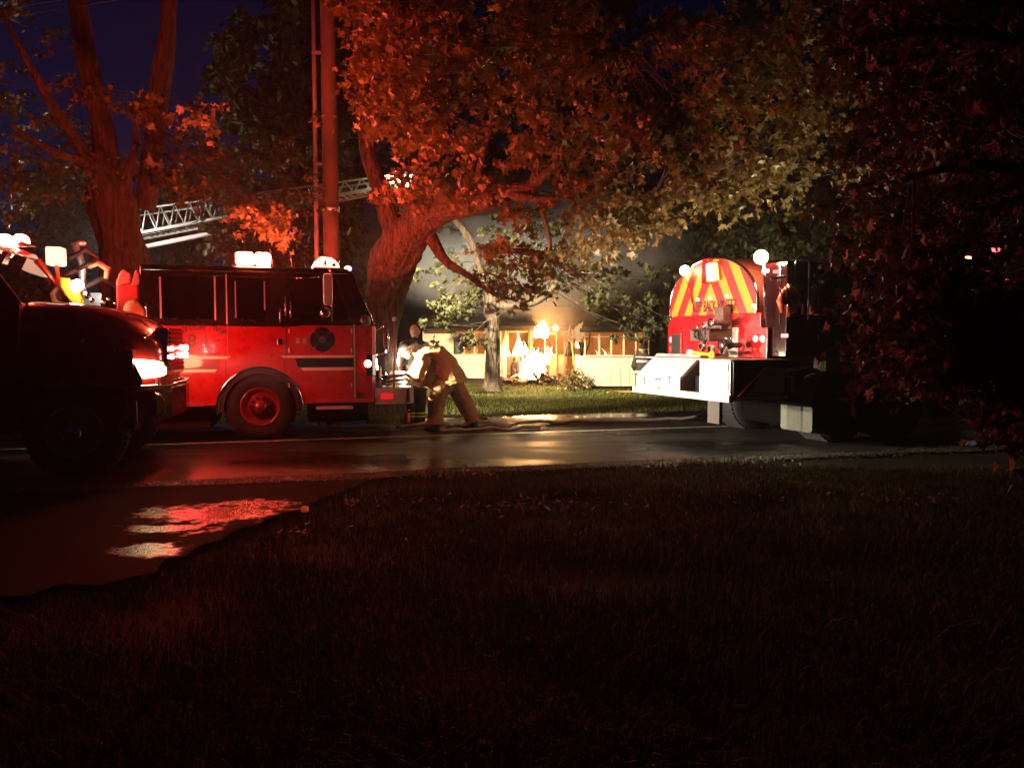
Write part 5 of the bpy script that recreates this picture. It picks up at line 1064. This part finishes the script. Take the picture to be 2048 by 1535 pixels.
# smoke ----------------------------------------------------------
def vol(name, lo_, hi_, dens, sc_, th, col, label, aniso=-.1):
    c = [(a_+b_)/2 for a_, b_ in zip(lo_, hi_)]; rr = [(b_-a_)/2 for a_, b_ in zip(lo_, hi_)]
    mb = MB().ell((0, 0, 0), 1, 1, 1, nu=32, nv=20); m = bpy.data.materials.new(name); m.use_nodes = True; N = m.node_tree.nodes; L = m.node_tree.links; N.clear()
    o = N.new('ShaderNodeOutputMaterial'); pv = N.new('ShaderNodeVolumePrincipled'); pv.inputs['Color'].default_value = (*col, 1); pv.inputs['Anisotropy'].default_value = aniso
    tc = N.new('ShaderNodeTexCoord'); nz = N.new('ShaderNodeTexNoise'); nz.inputs['Scale'].default_value = sc_; nz.inputs['Detail'].default_value = 4; nz.inputs['Distortion'].default_value = .5; L.new(tc.outputs['Object'], nz.inputs[0])
    mp = N.new('ShaderNodeMapping'); mp.inputs['Scale'].default_value = (rr[0]/2, rr[1]/2, rr[2]/2*.7); L.new(tc.outputs['Object'], mp.inputs[0]); L.new(mp.outputs[0], nz.inputs[0])
    mr = N.new('ShaderNodeMapRange'); mr.inputs[1].default_value = th; mr.inputs[2].default_value = th+.25; mr.inputs[3].default_value = dens*.15; mr.inputs[4].default_value = dens; L.new(nz.outputs[0], mr.inputs[0])
    ln = N.new('ShaderNodeVectorMath'); ln.operation = 'LENGTH'; L.new(tc.outputs['Object'], ln.inputs[0]); m2 = N.new('ShaderNodeMapRange'); m2.inputs[1].default_value = .95; m2.inputs[2].default_value = .2; m2.interpolation_type = 'SMOOTHSTEP'; L.new(ln.outputs['Value'], m2.inputs[0])
    mu = N.new('ShaderNodeMath'); mu.operation = 'MULTIPLY'; L.new(mr.outputs[0], mu.inputs[0]); L.new(m2.outputs[0], mu.inputs[1]); L.new(mu.outputs[0], pv.inputs['Density']); L.new(pv.outputs[0], o.inputs['Volume'])
    ob = mb.build(name, m); ob.location = c; ob.scale = rr; tag(ob, label, 'smoke', kind='stuff'); return ob
q0, q1 = P(700, 660, 31.5), P(1360, 660, 31.5)
vol('smoke', (P(1030, 700, 29.5).x, 28.8, 1.3), (P(1230, 700, 29.5).x, 31.6, 4.6), 1.2, 2.2, .42, (.6, .5, .42), 'brown smoke curling from the eave above the porch, lit orange by the fire')
vol('smoke', (q0.x-1, 25.0, 2.1), (q1.x+1, 34.5, 8.2), 2.2, 1.6, .38, (.62, .74, .9), 'pale smoke rising over the roof of the burning house')

# ---------------------------------------------------------------- people
def skin_body(name, mat_, parent, parts, vox=.02, disp=0, dscale=.12, sm=4, tex_strength=1.0):
    """parts: list of ('t', pts, radii) or ('e', centre, rx, ry, rz) fused into one continuous surface"""
    mb = MB()
    for p in parts:
        if p[0] == 'T': mb.tube(p[1], p[2], 20, wob=.12, wf=5)
        elif p[0] == 't':
            mb.tube(p[1], p[2], 14); 
            for c, r in ((p[1][0], p[2][0]), (p[1][-1], p[2][-1])): mb.ell(c, r, r, r, nu=12, nv=8)
        elif p[0] == 'b': mb.box(*p[1])
        else: mb.ell(p[1], *p[2:5], M=(p[5] if len(p) > 5 else None))
    o = mb.build(name, mat_, parent); rm = o.modifiers.new('remesh', 'REMESH'); rm.mode = 'VOXEL'; rm.voxel_size = vox; rm.use_smooth_shade = True
    s_ = o.modifiers.new('smooth', 'SMOOTH'); s_.iterations = sm; s_.factor = .6
    if disp:
        tx = bpy.data.textures.new(name, 'CLOUDS'); tx.noise_scale = dscale; tx.noise_depth = 2; d = o.modifiers.new('folds', 'DISPLACE'); d.texture = tx; d.strength = disp; d.mid_level = .5; d.texture_coords = 'LOCAL'
    return o
V3 = Vector
def hand(c, d, side, r=.045):
    """palm + five fingers; d = pointing direction"""
    d = Vector(d).normalized(); s_ = d.cross(Vector((0, 0, 1))); s_ = (s_.normalized() if s_.length > .1 else Vector((1, 0, 0))); n_ = s_.cross(d); c = Vector(c); out = [('e', c+d*.04, .045, .03, .045)]
    out.append(('t', [c, c+d*.08], [.03, .038]))
    for i, L_ in enumerate((.065, .078, .073, .058)):
        o = c+d*.075+s_*((i-1.5)*.021); out.append(('t', [o, o+d*L_*.5+n_*.008, o+d*L_*.8+n_*.035], [.0105, .0095, .0085]))
    o = c+d*.03+s_*(.036*side); out.append(('t', [o, o+d*.035+s_*(.025*side), o+d*.06+s_*(.02*side)+n_*.02], [.013, .011, .009]))
    return out
def head_parts(c, face, up=(0, 0, 1), s_=1.0):
    c = Vector(c); f = Vector(face).normalized(); u = Vector(up).normalized(); r_ = f.cross(u).normalized(); u = r_.cross(f); M = Matrix((r_, f, u)).transposed()
    out = [('e', c+u*.02, .076*s_, .095*s_, .105*s_, M), ('e', c-u*.05+f*.025, .056*s_, .062*s_, .07*s_, M), ('e', c-u*.1+f*.05, .028, .025, .02, M), ('t', [c+f*.085+u*.02, c+f*.112-u*.018], [.011, .017]), ('e', c+f*.088-u*.055, .028, .014, .011, M), ('e', c+f*.088+u*.035, .05, .016, .01, M)]
    for k_ in (-1, 1): out += [('e', c+r_*.078*k_-u*.005-f*.01, .012, .025, .034, M), ('e', c+r_*.045*k_+f*.055-u*.02, .024, .024, .02, M)]
    return out, M
def eyes(parent, c, M, s_=1):
    for k_ in (-1, 1):
        e = Vector(c)+M@Vector((.032*k_, .083, .018)); MB().ell(e, .013, .012, .009, M=M).build('eye', mat('eye_dark', (.03, .02, .02), .2), parent); MB().tube([e+M@Vector((-.02, .008, .018)), e+M@Vector((.02, .008, .018))], .005, 5).build('eyebrow', hair, parent)
def fig(px, Y, label, cat='person', extra=None):
    b = P(px, 700, Y); z = max(gz(b.x, b.y), -.5); return Vector((b.x, b.y, z))
# 1: bending firefighter -------------------------------------------------
o1 = fig(885, 13.15, '')
def f1(px, py, dy=0): q = P(px, py, 13.15+dy)-o1; return q
hd = f1(814, 702, -.1)
hp1, M1 = head_parts(hd, (-.8, .1, -.6), (-.5, 0, .8))
pel = f1(903, 762); chest = f1(858, 722); neck = f1(836, 708); shN, shF = f1(846, 722, -.2), f1(846, 716, .22)
elN, elF = f1(838, 752, -.25), f1(826, 748, .2); haN, haF = f1(812, 762, -.1), f1(806, 768, .12)
kN, kF = f1(872, 812, -.12), f1(930, 808, .12); anN, anF = f1(872, 850, -.12), f1(948, 846, .12)
base_parts = hp1+[('t', [pel, (pel+chest)/2+V3((0, 0, .05)), chest, neck], [.1, .11, .12, .06]), ('t', [neck, hd], [.06, .06]), ('t', [shN, shF], [.07, .07]), ('t', [shN, elN, haN], [.06, .045, .03]), ('t', [shF, elF, haF], [.06, .045, .03]), ('t', [pel+V3((-.04, -.08, 0)), kN, anN], [.08, .06, .045]), ('t', [pel+V3((0, .08, 0)), kF, anF], [.08, .06, .045])]+hand(haN, (-.4, .1, -1), 1)+hand(haF, (-.4, -.1, -1), -1)
p1 = skin_body('person', skin, None, base_parts, .0105, sm=2); p1.location = o1
tag(p1, 'firefighter in tan turnout coat bending over by the front bumper', 'person')
skin_body('coat', cloth_tan, p1, [('t', [f1(902, 752), f1(893, 730), f1(876, 712), f1(852, 711), f1(840, 711)], [.2, .2, .195, .17, .1]), ('e', f1(882, 738), .2, .2, .2), ('T', [f1(890, 730), f1(902, 752), f1(906, 768)], [.2, .235, .27]), ('T', [f1(872, 738), f1(862, 762), f1(858, 776)], [.16, .18, .19]),
    ('T', [shN, elN+V3((0, 0, .02)), haN+V3((.01, 0, .05))], [.12, .1, .07]), ('e', shN, .125, .11, .13), ('T', [shF, elF, haF+V3((.01, 0, .05))], [.12, .1, .07])], .0125, disp=.022, dscale=.16, sm=3)
MB().tube([haN+V3((.012, 0, .055)), haN+V3((.02, 0, .085))], .082, 16, cap=False).build('cuff_stripe', silver_tape, p1)
MB().tube([f1(905, 764), f1(904, 759)], .268, 28, cap=False).build('hem_stripe', mat('dull_stripe', (.4, .33, .12), .5), p1)
skin_body('trousers', mat('trousers_tan', (.42, .21, .1), .85, var=.3, scale=8, bump=.5, bscale=22), p1, [('t', [f1(901, 758), f1(892, 768)], [.17, .17]), ('T', [f1(890, 765, -.1), f1(876, 790, -.12), kN, f1(871, 828, -.12), f1(871, 848, -.12)], [.17, .15, .14, .135, .145]), ('T', [f1(905, 762, .1), f1(918, 785, .12), kF, f1(940, 828, .12), f1(948, 843, .12)], [.17, .15, .14, .13, .14])], .013, disp=.016, dscale=.07, sm=2)
for a, nm in ((f1(872, 846, -.12), 'boot'), (f1(948, 842, .12), 'boot')):
    skin_body(nm, black_rough, p1, [('t', [a+V3((0, 0, 0)), V3((a.x, a.y, .07))], [.075, .07]), ('e', V3((a.x-.07, a.y, .05)), .15, .06, .05)], .016)
hb = skin_body('helmet', mat('helmet_black', (.02, .02, .02), .3, coat=.6), p1, [('e', hd+M1@V3((0, -.01, .05)), .125, .145, .12, M1), ('e', hd+M1@V3((0, -.04, .03)), .165, .22, .02, M1)], .013, sm=2)
for a, b_, r_ in () and ((f1(872, 838, -.12), V3((0, 0, 1)), .127), (f1(944, 832, .12), V3((-.3, 0, 1)), .13)): MB().tube([a-b_.normalized()*.02, a+b_.normalized()*.02], r_, 18, cap=False).build('cuff_stripe', mat('dull_stripe', (.45, .3, .12), .5), p1)
eyes(p1, hd, M1)
# 2: man in a white shirt -------------------------------------------------
o2 = fig(828, 14.7, '')
def f2(px, py, dy=0): return P(px, py, 14.7+dy)-o2
hd2 = f2(830, 663); hp2, M2 = head_parts(hd2, (-.15, -1, -.25), (0, -.1, 1), 1.28)
n2_, c2_, pe2 = f2(830, 680), f2(829, 698), f2(832, 765); sA, sB = f2(808, 691), f2(851, 692); eA, eB = f2(800, 735, -.12), f2(848, 738, -.15); hA, hB = f2(808, 762, -.4), f2(822, 768, -.38)
p2 = skin_body('person', skin, None, hp2+[('t', [pe2, c2_, n2_], [.14, .15, .06]), ('t', [n2_, hd2], [.055, .055]), ('t', [sA, sB], [.06, .06]), ('t', [sA, eA, hA], [.05, .042, .03]), ('t', [sB, eB, hB], [.05, .042, .03]), ('t', [pe2+V3((-.1, 0, 0)), f2(822, 808), f2(822, 848)], [.09, .06, .045]), ('t', [pe2+V3((.1, 0, 0)), f2(840, 808), f2(840, 848)], [.09, .06, .045])]+hand(hA, (.3, -.6, -.8), 1)+hand(hB, (-.3, -.5, -.8), -1), .0105, sm=2)
p2.location = o2; tag(p2, 'dark haired man in white shirt standing behind the bending firefighter', 'person')
skin_body('shirt', cloth_white, p2, [('t', [f2(832, 768), f2(830, 735), c2_], [.19, .18, .18]), ('t', [sA+V3((.03, 0, .0)), sB+V3((-.03, 0, 0))], [.095, .095]), ('t', [sA, sA.lerp(eA, .75)], [.09, .08]), ('t', [sB, sB.lerp(eB, .75)], [.09, .08])], .016, disp=.03, dscale=.08)
MB().tube([f2(810, 689, -.03), f2(829, 682, -.06), f2(849, 689, -.03)], [.055, .09, .055], 10).build('collar', mat('navy_collar', (.03, .03, .05), .8), p2)
MB().tube([f2(822, 690, -.14), f2(812, 712, -.19), f2(805, 728, -.16)], .022, 8, squash=.4).build('strap', black_rough, p2)
skin_body('trousers', cloth_dark, p2, [('t', [f2(832, 760), f2(832, 775)], [.18, .18]), ('t', [pe2+V3((-.1, 0, -.03)), f2(824, 808), f2(824, 838)], [.13, .11, .105]), ('t', [pe2+V3((.1, 0, -.03)), f2(840, 808), f2(840, 838)], [.13, .11, .105])], .018, disp=.03)
for px in (824, 840):
    a = f2(px, 838); skin_body('boot', black_rough, p2, [('t', [a, V3((a.x, a.y, .07))], [.075, .07]), ('e', V3((a.x, a.y-.07, .05)), .06, .14, .05)], .016)
    for z_ in (.1, .16): MB().tube([a+V3((0, 0, z_-.05)), a+V3((0, 0, z_-.02))], .118, 18, cap=False).build('cuff_stripe', yellow_tape, p2)
skin_body('hair', hair, p2, [('e', hd2+M2@V3((0, -.025, .055)), .1, .118, .105, M2)], .012, sm=1); eyes(p2, hd2, M2)
# 3: far firefighter by the porch -----------------------------------------
o3 = fig(1286, 25.0, '')
def f3(px, py, dy=0): return P(px, py, 25+dy)-o3
hd3 = f3(1286, 700); hp3, M3 = head_parts(hd3, (.1, 1, -.1)); pe3 = f3(1287, 750)
p3 = skin_body('person', skin, None, hp3+[('t', [pe3, f3(1287, 725), f3(1287, 710)], [.15, .16, .07]), ('t', [f3(1287, 710), hd3], [.06, .06]), ('t', [f3(1275, 714), f3(1271, 732), f3(1275, 742, .2)], [.06, .05, .04]), ('t', [f3(1299, 714), f3(1303, 732), f3(1299, 742, .2)], [.06, .05, .04]), ('t', [pe3+V3((-.1, 0, 0)), V3((-.12, 0, .45)), V3((-.12, 0, .06))], [.1, .07, .05]), ('t', [pe3+V3((.1, 0, 0)), V3((.14, 0, .45)), V3((.14, 0, .06))], [.1, .07, .05])]+hand(f3(1275, 742, .2), (0, .3, -1), 1)+hand(f3(1299, 742, .2), (0, .3, -1), -1), .014)
p3.location = o3; tag(p3, 'firefighter in black coat with two pale stripes, back turned, beside the porch', 'person')
skin_body('coat', cloth_dark, p3, [('t', [f3(1287, 758), f3(1287, 735), f3(1287, 717)], [.27, .25, .22]), ('t', [f3(1273, 716), f3(1268, 732), f3(1274, 744, .1)], [.11, .1, .08]), ('t', [f3(1301, 716), f3(1306, 732), f3(1300, 744, .1)], [.11, .1, .08])], .025, disp=.03)
skin_body('trousers', cloth_dark, p3, [('t', [pe3+V3((-.08, 0, 0)), V3((-.12, 0, .45)), V3((-.12, 0, .12))], [.17, .13, .12]), ('t', [pe3+V3((.08, 0, 0)), V3((.14, 0, .45)), V3((.14, 0, .12))], [.17, .13, .12])], .025)
skin_body('boot', black_rough, p3, [('e', V3((-.12, .06, .05)), .07, .15, .06), ('e', V3((.14, .06, .05)), .07, .15, .06)], .02)
skin_body('helmet', mat('helmet_black', (.02, .02, .02)), p3, [('e', hd3+V3((0, 0, .07)), .13, .15, .1), ('e', hd3+V3((0, -.02, .05)), .16, .2, .02)], .016, sm=2)
for py, rr in ((722, .265), (743, .29)): q = f3(1287, py); MB().tube([q-V3((0, 0, .035)), q+V3((0, 0, .035))], rr, 20, cap=False).build('coat_stripe', silver_tape, p3)
q = f3(1287, 699); MB().tube([q-V3((0, 0, .02)), q+V3((0, 0, .02))], .14, 16, cap=False).build('helmet_stripe', silver_tape, p3)

# ---------------------------------------------------------------- hoses and small things on the ground
def ghose(label, pts, r, m, z=.03, loose=.05):
    q = [G(a, b_) for a, b_ in pts]; c = catmull([np.array([p.x, p.y, z+max(0, gz(p.x, p.y)) if p.y < 15.5 else gz(p.x, p.y)+z]) for p in q], 6)
    o = MB().tube([Vector(p)+Vector((0, 0, loose*max(0, noise.noise(Vector(p)*2)))) for p in c], r, 8, squash=.55).build('fire_hose', m); tag(o, label, 'hose'); return o
ghose('flat pale hose looped on the wet road at the feet of the bending firefighter', [(795, 858), (850, 850), (905, 852), (960, 856), (1015, 853), (985, 846), (925, 848), (880, 862), (910, 864), (975, 860), (1030, 862), (1080, 858)], .045, hose_cloth, .03, .12)
ghose('second pale hose heap behind the firefighter, trailing right along the road edge', [(935, 846), (965, 838), (990, 850), (1005, 858), (1050, 850), (1150, 848), (1260, 845), (1400, 842)], .04, hose_cloth, .03, .1)
ghose('orange yellow hose lying on the lawn by the tanker tailboard', [(1215, 781), (1235, 779), (1275, 780), (1320, 782)], .04, mat('hose_yellow', (.6, .3, .04), .6), .03, 0)
q = G(815, 846); ext = empty('extinguisher', q, 0, 'small red cylinder standing on the road below the bumper', 'extinguisher')
MB().lathe([(.001, 0), (.055, 0), (.058, .04), (.055, .16), (.03, .2), (.001, .21)], (0, 0, 0), 'z', 20).build('bottle', mat('ext_red', (.6, .05, .02), .3, coat=.8), ext); MB().tube([(0, 0, .2), (.0, 0, .24), (.05, 0, .25)], .012, 6).build('valve', chrome, ext)
q = G(610, 1026); tag(MB().lathe([(.035, 0), (.032, .04), (.001, .05)], (0, 0, 0), 'z', 14).build('reflector', mat('orange_reflector', (.8, .12, .03), .2, emit=(1, .1, .03), es=.25)), 'little orange road reflector at the edge of the driveway', 'reflector').location = q+Vector((0, 0, .02))
# pale litter and dead leaves in the verge
lit = leafmat('fallen_leaf', (.22, .17, .12), (.4, .34, .28), .1, .7)
pts = []
for c, n_ in (((1060, 1015), 60), ((1120, 1000), 20), ((1410, 1000), 14), ((760, 1000), 30), ((650, 1060), 20), ((1500, 930), 25), ((1800, 1000), 40), ((900, 950), 40)):
    g = G(*c)
    for _ in range(n_): pts.append((g.x+rng.normal(0, .35), g.y+rng.normal(0, .22), .015))
pts = np.array(pts); d = rng.normal(size=(len(pts), 3)); d[:, 2] *= .25
V, Fs = leaf_geo(pts, d, rng.uniform(.1, 1, len(pts)), rng.uniform(.03, .07, len(pts))); tag(np_mesh('leaf_litter', V, Fs, lit), 'pale fallen leaves scattered on the dark verge', 'leaves', kind='stuff')

# ---------------------------------------------------------------- beams of the lit headlights and floodlights
def spot(name, loc, target, power, size, col, blend=.6, parent=None, rad=.06):
    l = bpy.data.lights.new(name, 'SPOT'); l.energy = power; l.spot_size = R(size); l.spot_blend = blend; l.color = col; l.shadow_soft_size = rad
    o = bpy.data.objects.new(name, l); o.location = loc; o.rotation_euler = (Vector(target)-Vector(loc)).to_track_quat('-Z', 'Y').to_euler(); link(o)
    if parent is not None: bpy.context.view_layer.update(); o.parent = parent; o.matrix_parent_inverse = parent.matrix_world.inverted()
    return o
hlw = Lf.w(1.32, .4, 1.22); spot('headlight_beam', hlw, T.w(0, 1.0, 1.3), 3200, 50, (1, .85, .66), .8, lt)
hlw2 = Lf.w(1.32, LW-.4, 1.22); spot('headlight_beam', hlw2, T.w(0, 1.4, 1.3), 2600, 50, (1, .85, .66), .8, lt)
spot('headlight_beam', E.w(fx+.28, .4, 1.18), P(900, 735, 13.1), 2100, 100, (1, .84, .62), .9, eng)
spot('headlight_beam', E.w(fx+.28, WID-.4, 1.18), P(1200, 735, 26), 2600, 62, (1, .84, .62), .9, eng)
spot('floodlight_beam', lo+tipw+Vector((.1, -.25, -.1)), P(1130, 730, 28), 17000, 92, (1, .82, .5), .7, lad, .15)
